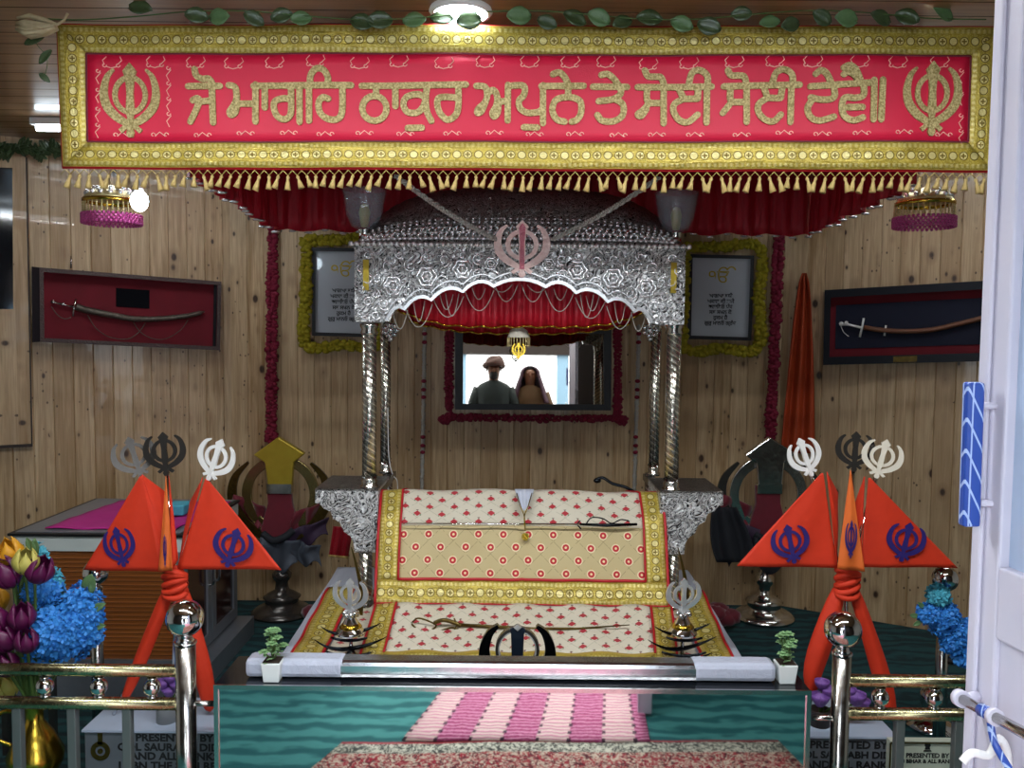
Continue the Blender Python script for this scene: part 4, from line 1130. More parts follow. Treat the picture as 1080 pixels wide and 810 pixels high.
# domed roof
zr0 = zt + .014; hr = .225; yc = (YP + YK) / 2; dy = (YK - YP) / 2 + .02
def roof(u, v):
    w = v * 2 - 1; q = u * 2 - 1
    gx = max(0, 1 - abs(q) ** 3.2) ** .55; gy = max(0, 1 - abs(w) ** 2.2) ** .62
    rib = 0.004 * abs(math.sin(u * math.pi * 26))
    return V((xC + q * (hw - .005), yc + w * dy, zr0 + (hr + rib) * gx * gy))
mb = MB(); mb.grid(roof, 104, 40); mb.build('domed_roof', M('emboss_fine'), pal)
mb = MB()
for (v, n, r) in ((.003, 60, .009), (.012, 58, .008), (.024, 54, .0065), (.038, 50, .0055), (.05, 50, .0045)):
    for k in range(n):
        u = .02 + .96 * (k + .5 * (int(v * 100) % 2)) / n; p = roof(u, v); mb.ball(p + V((0, -.003, .002)), r, 6, (1.25, .8, .8))
mb.build('roof_beads', M('bead'), pal)
# front knob row on roof: scale pattern
mb = MB()
for row, v in enumerate((.006, .016)):
    for k in range(46):
        u = .02 + .96 * (k + .5 * (row % 2)) / 46; p = roof(u, v); q = roof(min(.99, u + .012), v + .014)
        mb.tube([p + V((0, -.004, 0)), q + V((0, -.004, 0))], [.006, .002], 6)
mb.build('roof_scales', M('chrome'), pal)
# pillars
def pillar(px, Y, r, ytop, zbot, nm='pillar'):
    a = at(px, 430, Y); ztp = at(px, ytop, Y).z; mb = MB()
    H = ztp - zbot
    mb.tube([V((a.x, Y, zbot + .05 * H)), V((a.x, Y, zbot + .93 * H))], r, 20); o = mb.build(nm, M('spiral'), pal)
    mb = MB(); mb.lathe([(r * 1.25, 0), (r * 1.3, .01), (r * 1.0, .014), (r * 1.18, .028), (r * 1.0, .032), (r * 1.15, .045), (r * .98, .05 * H + .002)], (a.x, Y, zbot), 18)
    mb.build('pillar_foot', M('steel'), pal)
    mb = MB(); mb.lathe([(r * .98, 0), (r * 1.25, .008), (r * 1.05, .02), (r * 1.3, .03), (r * 1.3, .07 * H)], (a.x, Y, zbot + .93 * H), 18); mb.build('pillar_cap', M('steel'), pal)
    return a.x
zbr = at(365, 516, YP).z
xs = []
for px in (389.5, 709.5): xs.append(pillar(px, YP + .028, .0255, 341, zbr))
for px in (406.5, 690.5): pillar(px, YK, .021, 336, zbr - .01)
# flower drops at the heads of the rear pillars
for px in (412, 686):
    mb = MB(); c = at(px, 348, YK - .06)
    for k in range(7):
        a = k * .9; mb.ball(c + V((math.cos(a) * .025, -.01, math.sin(a) * .022)), .014, 8, (1, .7, .8))
    mb.ball(c, .018, 8)
    mb.ball(c + V((0, 0, -.035)), .013, 8)
    mb.build('flower_drop', M('chrome'), pal)
# corner glass lamps
for px, x in ((384.5, None), (712.5, None)):
    c = at(px, 258, YP + .01); c.z = zt + .012
    lt_ = thing('corner_lamp', None, None, c); lt_.parent = pal; lt_.location = c - WL[pal.name]
    mb = MB(); mb.lathe([(.030, 0), (.030, .006), (.020, .012), (.020, .045), (.024, .05)], c, 18); mb.build('lamp_stem', M('steel'), lt_)
    c2 = c + V((0, 0, .048)); mb = MB()
    mb.lathe([(.022, 0), (.045, .012), (.062, .05), (.070, .10), (.078, .138), (.074, .138), (.066, .10), (.058, .052), (.041, .018), (.018, .008)], c2, 26, cap=False)
    mb.build('glass_cup', M('cupglass'), lt_)
    mb = MB(); mb.lathe([(.012, .01), (.016, .03), (.020, .06), (.014, .085), (.004, .09)], c2, 12); mb.build('bulb', M('pale_petal'), lt_)
# emblem on the front
mb = MB(False); c = pfr(2, 264, .05)
frE = frame3(c, (1, 0, 0), (0, 0, 1), (0, -1, 0)); khanda(mb, frE, .195, .006, wsc=1.22); em = mb.build('front_emblem', M('pinkwhite'), pal)
mb = MB(False); mb.poly([(-.009, -.07), (.009, -.07), (.007, .02), (.012, .072), (0, .088), (-.012, .072), (-.007, .02)], .010, frE); mb.build('stone_row', M('rubyrow'), pal)
# red gathered lining
def ruffle(nm, px0, px1, Y, ytop, yb, wav, edge=True):
    mb = MB(); x0 = at(px0, 340, Y).x; x1 = at(px1, 340, Y).x
    def f(a, b):
        zl = at(548, yb(a), Y).z; zu = at(548, ytop, Y).z
        return V((x0 + (x1 - x0) * a, Y + wav * math.sin(a * 150) * (.4 + .6 * b) + .01 * math.sin(a * 31), zu + (zl - zu) * b + .003 * math.sin(a * 75)))
    mb.grid(f, 260, 5, lambda a, b: (a, b * .2)); mb.build(nm, M('crimson'), pal, solid=.002)
    mb = MB(); mb.tube([f(k / 260, 1.0) + V((0, -.004, 0)) for k in range(261)], .0042, 6); mb.build('ruffle_trim', M('gold'), pal)
ruffle('lining_ruffle', 404, 694, YP + .09, 268, lambda a: 346 - 26 * abs(a * 2 - 1) ** 3.0 + 1.5 * math.sin(a * 9), .009)
ruffle('lining_ruffle', 432, 664, YK - .05, 280, lambda a: 352 - 12 * abs(a * 2 - 1) ** 3.0, .008)
# bead swags in the arch
mb = MB()
for sg in (-1, 1):
    for a, b, y0, sag in ((2, 26, 300, 18), (8, 30, 300, 8), (27, 58, 306, 22), (36, 50, 304, 12), (59, 92, 313, 22), (70, 84, 311, 16), (92, 121, 322, 24), (100, 112, 318, 22), (64, 78, 310, 24), (118, 134, 328, 20)):
        P = [pfr(sg * (a + (b - a) * k / 10), y0 + sag * (1 - (2 * k / 10 - 1) ** 2), -.012) for k in range(11)]
        mb.tube(crom(P, 3), .0016, 5)
mb.build('bead_swags', M('white_fl'), pal)
# brackets with legs
br = [(333, 517), (333, 530), (338, 531), (342, 536), (349, 539), (352, 547), (359, 551), (363, 560), (370, 565), (373, 571), (374, 582), (396, 582), (396, 572), (399, 566), (399, 517)]
for sg in (0, 1):
    pts = br if not sg else [(1095 - x, y + 2.5) for x, y in br]
    def frb(a, b, d): p = at(a, b, YP); return V((p.x, YP - d, p.z))
    mb = MB(False); mb.poly(pts, .008, frb); mb.poly(pts, -.26, frb); mb.build('bracket', M('emboss'), pal)
    xa_ = at(pts[0][0], 517, YP).x; xb_ = at(pts[-1][0], 517, YP).x
    zz = at((pts[0][0] + pts[-1][0]) / 2, pts[0][1], YP).z
    mb = MB(False); mb.box((xa_, YP - .01, zz), (xb_, YP + .27, zz + .006)); mb.build('bracket_top', M('emboss_fine'), pal)
    cx = 384.5 if not sg else 1095 - 384.5
    mb = MB(False); a = at(cx, 572 + 3 * sg, YP); mb.box(a + V((-.034, -.014, -.03)), a + V((.034, .05, .012))); mb.build('capital', M('emboss'), pal, bevel=.003)
    mb = MB(); mb.tube([V((a.x, YP + .02, .53)), V((a.x, YP + .02, a.z - .02))], .024, 18); mb.build('leg', M('spiral'), pal)
    mb = MB(); mb.lathe([(.04, 0), (.04, .02), (.028, .03), (.034, .045), (.026, .055)], (a.x, YP + .02, .525), 16); mb.build('leg_foot', M('steel'), pal)
    mb = MB(); mb.tube([V((a.x + (.02 if not sg else -.02), YK, .53)), V((a.x + (.02 if not sg else -.02), YK, zbr))], .02, 14); mb.build('leg', M('spiral'), pal)
    xq = at(403 if not sg else 694, 515, 3.2).x
    mb = MB(False); mb.box((xq - .018, YP + .05, zbr - .035), (xq + .018, YK + .04, zbr - .01)); mb.build('side_rail', M('dark_steel'), pal)
# white wire down the left pillar
mb = MB(); mb.tube(crom([at(409, 430, YK - .03), at(410, 480, YK - .03), at(414, 500, YK - .03), at(419, 508, YK - .03), at(419, 530, YK - .03)]), .002, 5); mb.build('wire', M('white_metal'), pal)
# pearl ropes from the banner to the emblem
for (a, b, sd) in (((418, 186), (522, 252), 'left'), ((694, 188), (584, 252), 'right')):
    mb = MB(); A_ = at(a[0], a[1], 2.8); B_ = at(b[0], b[1], YP - .06)
    for k in range(64):
        t_ = k / 63; p = A_.lerp(B_, t_) + V((0, 0, -.012 * math.sin(math.pi * t_)))
        for q in range(3):
            an = q * 2.09 + k * .55; mb.ball(p + V((math.cos(an) * .0055, math.sin(an) * .0055, math.sin(an) * .004)), .0055, 6)
    tag(mb.build('pearl_rope', M('white_fl')), 'white pearl rope slanting down to the front emblem from the upper ' + sd, 'rope')
# pendant under the canopy
c = at(547, 356, 3.15)
t = thing('canopy_pendant', 'small beaded umbrella pendant with gold emblem in the centre of the silver canopy', 'pendant', c)
mb = MB(); mb.tube([c + V((0, 0, .03)), V((c.x, 3.15, zt - .02))], .0025, 6); mb.build('chain', M('gold'), t)
mb = MB(); mb.lathe([(.010, .045), (.014, .038), (.032, .026), (.040, .005), (.042, 0)], c, 20); mb.build('dome', M('cream_metal'), t)
mb = MB()
for k in range(22):
    a = 2 * math.pi * k / 22; p = c + V((math.cos(a) * .041, math.sin(a) * .041, 0)); mb.tube([p, p + V((0, 0, -.028))], .0022, 5); mb.ball(p + V((0, 0, -.03)), .004, 6)
mb.build('bead_fringe', M('gold_bead'), t)
mb = MB(False); khanda(mb, frame3(c + V((0, -.043, -.048)), (1, 0, 0), (0, 0, 1), (0, -1, 0)), .062, .005); mb.build('gold_emblem', M('gold'), t)

# ------------------------------------------------------------------ altar bed with cloths
t = thing('altar_bed', 'low wide bed covered by a white sheet under the silver canopy', 'bed', (0.02, 3.0, ZS))
mb = MB(False); mb.box((-.70, 2.49, ZS), (.72, 3.56, .46)); mb.build('frame', M('dark_brown'), t, bevel=.01)
mb = MB()
def shf(a, b):
    # white sheet over top and sides
    u = (a * 2 - 1); x = .01 + .745 * max(-1, min(1, u * 1.25)); over = max(0, abs(u * 1.25) - 1)
    Y = 2.47 + 1.12 * b
    z_ = .505 + .012 * mnoise.noise(V((x * 5, Y * 5, 1))) + .05 * max(0, b - .35) * (abs(u) > .6) - over * 1.15
    return V((x + (.03 * over * math.sin(Y * 20)) * (1 if u > 0 else -1), Y, z_))
mb.grid(shf, 50, 40); mb.build('white_sheet', M('white_sheet'), t, solid=.006)
mb = MB(); mb.grid(lambda a, b: V((-.735 + 1.49 * a, 2.47 + .006 * math.sin(a * 60), .505 - .36 * b)), 60, 4); mb.build('sheet_front', M('white_sheet'), t, solid=.006)

class Cloth:
    def __init__(s, rows, bump=None):
        s.Lp = [r[0] for r in rows]; s.Rp = [r[1] for r in rows]; s.bump = bump
        s.d = [0]
        for i in range(1, len(rows)): s.d.append(s.d[-1] + ((s.Lp[i] + s.Rp[i]) / 2 - (s.Lp[i - 1] + s.Rp[i - 1]) / 2).length)
        s.W = (s.Rp[0] - s.Lp[0]).length; s.L = s.d[-1]
    def at(s, u, v, off=0.0):  # u 0..1, v metres
        v = max(0, min(s.L, v)); i = 0
        while i < len(s.d) - 2 and v > s.d[i + 1]: i += 1
        t_ = (v - s.d[i]) / (s.d[i + 1] - s.d[i])
        # smooth the join a little
        p = s.Lp[i].lerp(s.Lp[i + 1], t_).lerp(s.Rp[i].lerp(s.Rp[i + 1], t_), u)
        q = V((p.x, p.y - off * .6, p.z + off * .8))
        if s.bump: q = q + s.bump(u, v)
        return q
    def patch(s, nm, u0, u1, v0, v1, mat, par, off=0.0, nu=30, nv=14, uvf=None):
        mb = MB()
        mb.grid(lambda a, b: s.at(u0(b) + (u1(b) - u0(b)) * a if callable(u0) else u0 + (u1 - u0) * a, v0 + (v1 - v0) * b, off), nu, nv,
                uvf or (lambda a, b: ((u0 + (u1 - u0) * a) * s.W, v0 + (v1 - v0) * b)))
        return mb.build(nm, mat, par, solid=.004)
def row(y, Y, x0, x1): return (at(x0, y, Y), at(x1, y + (x1 - x0) * .0096 * 0, Y))
def lvl(r):   # make the row level in the world
    z_ = (r[0].z + r[1].z) / 2; return (V((r[0].x, r[0].y, z_)), V((r[1].x, r[1].y, z_)))
# base cloth spread on the bed
cb = Cloth([lvl(row(700, 2.62, 305, 775)), lvl(row(672, 2.80, 321, 762)), lvl(row(640, 3.0, 338, 748)), lvl(row(622, 3.15, 348, 740))], lambda u, v: V((0, 0, .004 * math.sin(u * 40) + .004 * math.sin(v * 30))))
t = thing('altar_cloth', 'lowest gold bordered cloth spread wide over the white sheet of the bed', 'cloth', cb.at(.5, .2))
cb.patch('field', .075, .925, 0.0, cb.L, M('rum_white'), t, nu=50, nv=10)
for u0, u1 in ((0, .068), (.932, 1), (.155, .215), (.785, .845)):
    cb.patch('gold_border', u0, u1, 0.0, cb.L, M('gold_border_s'), t, off=.003, nu=3, nv=14, uvf=lambda a, b: (b * cb.L, a * .078))
for u0 in (-.006, .066, .151, .213, .781, .843, .930, .998):
    cb.patch('piping', u0, u0 + .006, 0.0, cb.L, M('red_piping'), t, off=.006, nu=1, nv=14)
# lower cloth
cl = Cloth([lvl(row(716, 2.52, 376, 716)), lvl(row(702, 2.60, 379, 714)), lvl(row(672, 2.73, 388, 711)), lvl(row(640, 2.865, 397, 707))], lambda u, v: V((0, 0, .004 * math.sin(u * 33 + v * 12))))
t = thing('altar_cloth', 'white cloth with small red paisley marks and gold border lying below the book cover', 'cloth', cl.at(.5, .1))
v1 = cl.d[1]
cl.patch('field', .072, .928, v1 + .052, cl.L, M('rum_paisley'), t, off=.012, nu=50, nv=14)
for u0, u1 in ((0, .068), (.932, 1)):
    cl.patch('gold_border', u0, u1, 0, cl.L, M('gold_border_s'), t, off=.014, nu=3, nv=16, uvf=lambda a, b: (b * cl.L, a * .078))
cl.patch('gold_border', .068, .932, 0, v1 + .052, M('gold_border_s'), t, off=.014, nu=50, nv=6, uvf=lambda a, b: (a * 1.0, .02 + b * .06))
for u0 in (-.004, .066, .929, .998): cl.patch('piping', u0, u0 + .007, 0 if u0 in (-.004, .998) else v1 + .047, cl.L, M('red_piping'), t, off=.018, nu=1, nv=16)
# book under its cover
mb = MB(False)
bk = [V((-.42, 2.92, .60)), V((.46, 2.92, .60)), V((.46, 3.30, .60)), V((-.42, 3.30, .60))]; tp = [V((-.42, 3.02, .84)), V((.46, 3.02, .84)), V((.46, 3.20, .90)), V((-.42, 3.20, .90))]
mb.hexa([V((p.x, p.y, .50)) for p in bk], tp); tag(mb.build('scripture_bolster', M('white_sheet')), 'large scripture on its bolster hidden beneath the red flowered cover', 'book')
def bmp(u, v):
    return V((0, .003 * math.sin(u * 37 + v * 9) + .006 * math.exp(-((u - .5) / .008) ** 2), .008 * math.sin(math.pi * u) * (v / .5) + .003 * math.sin(u * 21) * (v > .3)))
ct = Cloth([lvl(row(640, 2.86, 396, 705)), lvl(row(600, 2.91, 397.5, 703)), lvl(row(556, 2.965, 400, 701)), lvl(row(545, 2.985, 401, 700)), lvl(row(520, 3.06, 403, 696)), (V((-.46, 3.14, .955)), V((.50, 3.14, .955))), (V((-.46, 3.26, .90)), V((.50, 3.26, .90)))], bmp)
t = thing('book_cover_cloth', 'beige cloth with rows of red flowers and wide gold border draped over the scripture', 'cloth', ct.at(.5, .0))
bw = .083; vm = ct.d[2]
ct.patch('beige_field', .076, .924, bw, vm, M('rum_flower'), t, nu=60, nv=16)
ct.patch('white_field', .076, .924, vm, ct.L, M('rum_white'), t, nu=60, nv=18, off=.0015)
ct.patch('gold_border', 0, 1, 0, bw, M('gold_border_s'), t, off=.004, nu=60, nv=5, uvf=lambda a, b: (a * ct.W, b * .078))
for u0, u1 in ((0, .074), (.926, 1)):
    ct.patch('gold_border', u0, u1, bw, ct.L, M('gold_border_s'), t, off=.004, nu=4, nv=30, uvf=lambda a, b: (b * ct.L, a * .078))
for u0 in (-.006, .998): ct.patch('piping', u0, u0 + .009, 0, ct.L, M('red_piping'), t, off=.008, nu=1, nv=30)
for u0 in (.072, .922): ct.patch('piping', u0, u0 + .007, bw, ct.L, M('red_piping'), t, off=.008, nu=1, nv=30)
for v0 in (-.004, bw - .003): ct.patch('piping', .0 if v0 < 0 else .074, 1 if v0 < 0 else .926, v0 if v0 > 0 else 0, v0 + .009, M('red_piping'), t, off=.008, nu=60, nv=1)
# dagger on the cover
t = thing('silver_dagger', 'thin silver dagger with dark looped hilt lying across the top of the book cover', 'dagger', at(550, 555, 2.95))
YD = 2.935
mb = MB(); mb.tube([at(424, 552, YD), at(500, 552.5, YD), at(612, 553, YD)], [.0015, .003, .0035], 6); mb.build('blade', M('chrome'), t)
mb = MB(); mb.tube([at(612, 553, YD), at(640, 554, YD), at(672, 553, YD)], [.004, .006, .0045], 8)
mb.tube(crom([at(618, 553, YD), at(624, 546, YD), at(636, 547, YD), at(645, 552, YD), at(655, 548, YD), at(664, 550, YD)]), .0022, 6)
mb.tube(crom([at(612, 549, YD), at(609, 553, YD), at(613, 558, YD)]), .0025, 6); mb.build('hilt', M('black_steel'), t)
mb = MB(); mb.tube(crom([at(628, 506, 3.16), at(636, 504, 3.16), at(646, 510, 3.14), at(660, 514, 3.13), at(672, 521, 3.13)]), .006, 8); mb.ball(at(630, 507, 3.16), .012, 8, (1.3, .8, .8))
tag(mb.build('whisk_handle', M('black_steel')), 'small dark whisk handle lying behind the top right edge of the book cover', 'handle')
# curved sword with golden hilt
YS = 2.745
t = thing('gold_hilt_sword', 'long sword with looped antique gold hilt lying on the paisley cloth', 'sword', at(540, 664, YS))
A1 = lambda x, y: at(x, y, YS)
mb = MB(); mb.tube(crom([A1(482, 659), A1(520, 661), A1(560, 663), A1(610, 663), A1(664, 659)]), [.006] * 6 + [.005] * 8 + [.004] * 8 + [.0015] * 3, 8) if False else mb.tube([A1(482, 659), A1(520, 661), A1(560, 663), A1(610, 663), A1(664, 659)], [.006, .006, .005, .004, .0015], 8); mb.build('scabbard', M('gold_brown'), t)
mb = MB(); mb.tube(crom([A1(435, 656), A1(441, 652), A1(452, 655), A1(460, 660), A1(452, 665), A1(440, 663), A1(434, 658)]), .003, 6)
mb.tube(crom([A1(458, 657), A1(468, 654), A1(480, 657), A1(486, 660)]), .007, 8); mb.tube(crom([A1(452, 664), A1(464, 665), A1(476, 662), A1(484, 664)]), .003, 6)
mb.tube([A1(479, 652), A1(482, 659), A1(478, 667)], .003, 6); mb.ball(A1(458, 666), .006, 8); mb.build('hilt', M('gold_brown'), t)
# white crest and gold chain on the cover
YM = 2.93
t = thing('chain_ornament', 'small white crest with gold chain and round pendant at the middle of the book cover', 'ornament', at(553, 572, YM))
mb = MB(); mb.grid(lambda a, b: at(553 + (a - .5) * (20 - 14 * b), 516 + 22 * b, 3.03 - .09 * b - .008 * math.cos(a * 12)), 10, 6); mb.build('crest', M('white_sheet'), t, solid=.003)
mb = MB()
for dx in (-1, 1): mb.tube(crom([at(553 + dx * 8, 520, 3.0), at(553 + dx * 4, 534, YM + .01), at(553, 545, YM), at(554, 560, YM)]), .0018, 5)
mb.build('chain', M('gold'), t)
mb = MB(); c = at(554, 566, YM); mb.tube([c + V((0, .004, 0)), c + V((0, -.004, 0))], .013, 14); mb.ball(c + V((0, -.004, 0)), .006, 8); mb.build('pendant', M('gold'), t)

# ------------------------------------------------------------------ emblem stands on the bed
def crescent_stand(px, sg, label):
    Y = 2.62; c = at(px, 702, Y); base = V((c.x, Y, cl.at(.1, .05).z + .0)); m = Y / F
    z0 = .535
    t = thing('crescent_stand', label, 'stand', (c.x, Y, z0))
    X = lambda dx, y: V((c.x + dx * m, Y, at(px, y, Y).z))
    mb = MB(); mb.lathe([(.045, 0), (.045, .005), (.02, .012), (.01, .02)], (c.x, Y, z0 - .008), 20); mb.tube([V((c.x, Y, z0)), X(0, 645)], .006, 10); mb.build('post', M('chrome'), t)
    for (y, w, dn) in ((668, 31, 9), (684, 38, 11), (700, 34, 10)):
        mb = MB(); P = []; rr = []
        for k in range(17):
            q = k / 8 - 1; P.append(V((c.x + q * w * m, Y + .02 * math.sin(q * 2.2), at(px, y - dn * abs(q) ** 2.2, Y).z))); rr.append(.001 + .0065 * (1 - abs(q) ** 1.6))
        mb.tube(P, rr, 8)
        P2 = [V((p.x, Y - .03 + .0 * i, p.z - .012)) for i, p in enumerate(P[3:14])]; mb.tube(P2, [r_ * .6 + .001 for r_ in rr[3:14]], 6)
        mb.build('crescent', M('black_steel'), t)
    mb = MB(); mb.lathe([(.046, 0), (.044, .008), (.032, .020), (.022, .040), (.014, .055), (.012, .06)], (c.x, Y, at(px, 668, Y).z), 22); mb.build('bell', M('chrome'), t)
    mb = MB(); mb.lathe([(.0335, .019), (.036, .022), (.026, .034)], (c.x, Y - .0005, at(px, 668, Y).z), 22); mb.build('bell_band', M('gold'), t)
    mb = MB()
    for k in range(9):
        a = k * .7; mb.ball(X(0, 648) + V((math.cos(a) * .02, math.sin(a) * .02, .003 * (k % 3))), .009, 8)
    mb.build('cluster', M('chrome'), t)
    mb = MB(False); fr = frame3(X(0, 629), (1, .25 * sg, 0), (0, 0, 1), (.25 * sg, -1, 0)); khanda(mb, fr, .118, .006, wsc=1.25); mb.build('emblem', M('bead'), t)
    # leaf blade behind
    mb = MB(False); mb.ribbon(crom([(X(6, 655).x, X(6, 655).z), (X(8, 630).x, X(8, 630).z), (X(2, 600).x, X(2, 600).z), (X(-3, 582).x, X(-3, 582).z)], 5), [.02 - .0012 * k for k in range(16)], .003, lambda a, b, d: V((a, Y + .06 - d, b))); mb.build('blade', M('gold_brown'), t)
crescent_stand(370, -1, 'steel stand of stacked crescents with ringed emblem at the left front of the bed')
crescent_stand(719, 1, 'steel stand of stacked crescents with ringed emblem at the right front of the bed')
Yk = 2.43; c = at(545.5, 700, Yk)
t = thing('steel_emblem', 'large dark steel double edged sword emblem standing behind the middle of the counter', 'emblem', (c.x, Yk, ZS))
mb = MB(False); mb.poly([(0, .121), (.024, .106), (.019, .092), (.017, .03), (.022, -.05), (.02, -.1), (-.02, -.1), (-.022, -.05), (-.017, .03), (-.019, .092), (-.024, .106)], .016, frame3(c, (1, 0, 0), (0, 0, 1), (0, -1, 0))); mb.build('centre_sword', M('blue_steel'), t, bevel=.003)
mb = MB(False); mb.poly([(0, .124), (.012, .115), (0, .104), (-.012, .115)], .004, frame3(c + V((0, -.017, 0)), (1, 0, 0), (0, 0, 1), (0, -1, 0))); mb.build('sword_point', M('bead'), t)
mb = MB(False); khanda(mb, frame3(c + V((0, .006, 0)), (1, 0, 0), (0, 0, 1), (0, -1, 0)), .245, .010, swords=False) if False else None
C = [(0.058 * math.cos(2 * math.pi * k / 36), 0.044 + 0.060 * math.sin(2 * math.pi * k / 36)) for k in range(36)]
mb.ribbon(C, .012, .022, frame3(c + V((0, .012, 0)), (1, 0, 0), (0, 0, 1), (0, -1, 0)), closed=True); mb.build('ring', M('dark_steel'), t)
mb = MB(False); mb.ribbon([(x * .93, .044 + (y - .044) * .93) for x, y in C], .0035, .024, frame3(c + V((0, .012, 0)), (1, 0, 0), (0, 0, 1), (0, -1, 0)), closed=True); mb.build('ring_edge', M('bead'), t)
for sg in (-1, 1):
    mb = MB(False); P = crom([(sg * .056, .114), (sg * .082, .088), (sg * .096, .04), (sg * .086, -.005), (sg * .06, -.045), (sg * .02, -.075), (-sg * .01, -.09)], 5)
    n = len(P); mb.ribbon([(p.x, p.y) for p in [V((q[0], q[1], 0)) for q in P]], [.006 + .030 * math.sin(math.pi * (i / (n - 1)) * .85 + .1) for i in range(n)], .02, frame3(c + V((0, .01, 0)), (1, 0, 0), (0, 0, 1), (0, -1, 0))); mb.build('curved_sword', M('black_steel'), t)
    mb = MB(); mb.tube(crom([c + V((sg * .085, 0, .012)), c + V((sg * .125, 0, .015)), c + V((sg * .145, 0, -.01)), c + V((sg * .125, 0, -.025)), c + V((sg * .12, 0, -.005))]), .004, 6)
    mb.tube(crom([c + V((sg * .095, 0, -.02)), c + V((sg * .13, 0, -.012)), c + V((sg * .155, 0, -.012))]), .0035, 6); mb.build('curl', M('dark_steel'), t)
mb = MB(); mb.tube([V((c.x, Yk, ZS + .01)), c + V((0, 0, -.11))], .012, 12); mb.lathe([(.045, 0), (.045, .012), (.03, .03), (.014, .05)], (c.x, Yk, ZS), 22); mb.build('stand', M('steel'), t)

# ------------------------------------------------------------------ counter with mirror front
Yc = 2.15
a = at(228, 723, Yc); b = at(853, 729, Yc); zc_ = (a.z + b.z) / 2; xa, xb = a.x, b.x
t = thing('counter', 'long narrow counter with mirror glass front and dark glass top before the altar', 'counter', ((xa + xb) / 2, Yc + .09, 0))
mb = MB(False); mb.box((xa + .006, Yc, .06), (xb - .006, Yc + .008, zc_ - .006)); mb.build('front_panel', M('front_mirror'), t)
mb = MB(False); mb.box((xa, Yc + .008, .06), (xa + .008, Yc + .19, zc_ - .006)); mb.build('side_panel', M('dark_glass'), t)
mb = MB(False); mb.box((xb - .008, Yc + .008, .06), (xb, Yc + .19, zc_ - .006)); mb.build('side_panel', M('dark_glass'), t)
mb = MB(False); mb.box((xa, Yc + .182, .06), (xb, Yc + .19, zc_ - .006)); mb.build('back_panel', M('dark_glass'), t)
mb = MB(False); mb.box((xa - .004, Yc - .004, zc_ - .006), (xb + .004, Yc + .195, zc_ + .002)); mb.build('glass_top', M('dark_glass'), t)
mb = MB(False); mb.box((xa - .005, Yc - .007, zc_ - .008), (xb + .005, Yc - .001, zc_ + .004)); mb.box((xa - .005, Yc - .006, .05), (xa + .006, Yc + .004, zc_ - .008)); mb.box((xb - .006, Yc - .006, .05), (xb + .005, Yc + .004, zc_ - .008)); mb.build('edge_trim', M('steel'), t)
mb = MB(False); mb.box((xa + .02, Yc + .02, 0), (xb - .02, Yc + .17, .06)); mb.build('plinth', M('black_edge'), t)
# steel bar on top
Yb = Yc + .07; zbar = zc_ + .005
x0, x1 = at(262, 715, Yb).x, at(815, 715, Yb).x
t = thing('steel_bar', 'polished steel bar with plastic wrapped ends lying along the counter top', 'bar', ((x0 + x1) / 2, Yb, zbar))
mb = MB(False); mb.box((x0 + .004, Yb - .032, zbar), (x1 - .004, Yb + .032, zbar + .046)); mb.build('bar', M('bar_steel'), t, bevel=.012)
for (p, q) in ((262, 365), (728, 815)):
    xp, xq = at(p, 715, Yb).x, at(q, 715, Yb).x
    mb = MB(False); mb.box((xp, Yb - .034, zbar + .000), (xq, Yb + .034, zbar + .049)); mb.build('plastic_wrap', M('wrap'), t, bevel=.013)
mb = MB(False)
for px in (521, 563):
    xq = at(px, 715, Yb).x; mb.ribbon([(xq - .006, zbar + .030), (xq, zbar + .020), (xq - .006, zbar + .010)] if px < 540 else [(xq + .006, zbar + .030), (xq, zbar + .020), (xq + .006, zbar + .010)], .003, .002, lambda a_, b_, d: V((a_, Yb - .028 - d, b_)))
mb.build('clip', M('dark_steel'), t)
def pot(px, pyb, Y, label):
    c = at(px, pyb, Y); c.z = zc_ + .002
    t = thing('potted_plant', label, 'potted plant', c); w = .024
    def q(z_, h, zz): return [c + V((sx * h, sy * h, zz)) for sx, sy in ((-1, -1), (1, -1), (1, 1), (-1, 1))]
    mb = MB(False); mb.hexa(q(0, w * .85, 0), q(0, w * 1.08, .052)); mb.build('pot', M('pot'), t, bevel=.003)
    mb = MB(False); mb.hexa(q(0, w * .9, .0525), q(0, w * .9, .0545)); mb.build('soil', M('soil'), t)
    mb = MB(); mb2 = MB()
    for k in range(9):
        an = k * 2.4; r_ = .006 + .028 * ((k % 4) / 3); top = c + V((math.cos(an) * r_, math.sin(an) * r_ * .8, .075 + .055 * (1 - (k % 4) / 3.6) + random.uniform(-.004, .004)))
        mb2.tube([c + V((0, 0, .053)), top], .0018, 5)
        for ring_, (n_, rr, up) in enumerate(((6, .016, .1), (5, .011, .9), (3, .007, 2.2))):
            for j in range(n_):
                a2 = j * 2 * math.pi / n_ + ring_ * .5; d = V((math.cos(a2), math.sin(a2), up)); leaf(mb, top, d, (0, 0, 1), rr, rr * .75)
        for j in range(3):
            a2 = an + j * 2.1; p = c.lerp(top, .6 + .12 * j); leaf(mb, p, V((math.cos(a2), math.sin(a2), .3)), (0, 0, 1), .014, .009)
    mb.build('leaves', M('leaf_light'), t, solid=.0015); mb2.build('stems', M('stem'), t)
pot(288, 720, Yc + .035, 'small white square pot with pale green plant on the left end of the counter')
pot(828, 719, Yc + .055, 'small white square pot with pale green plant on the right end of the counter')

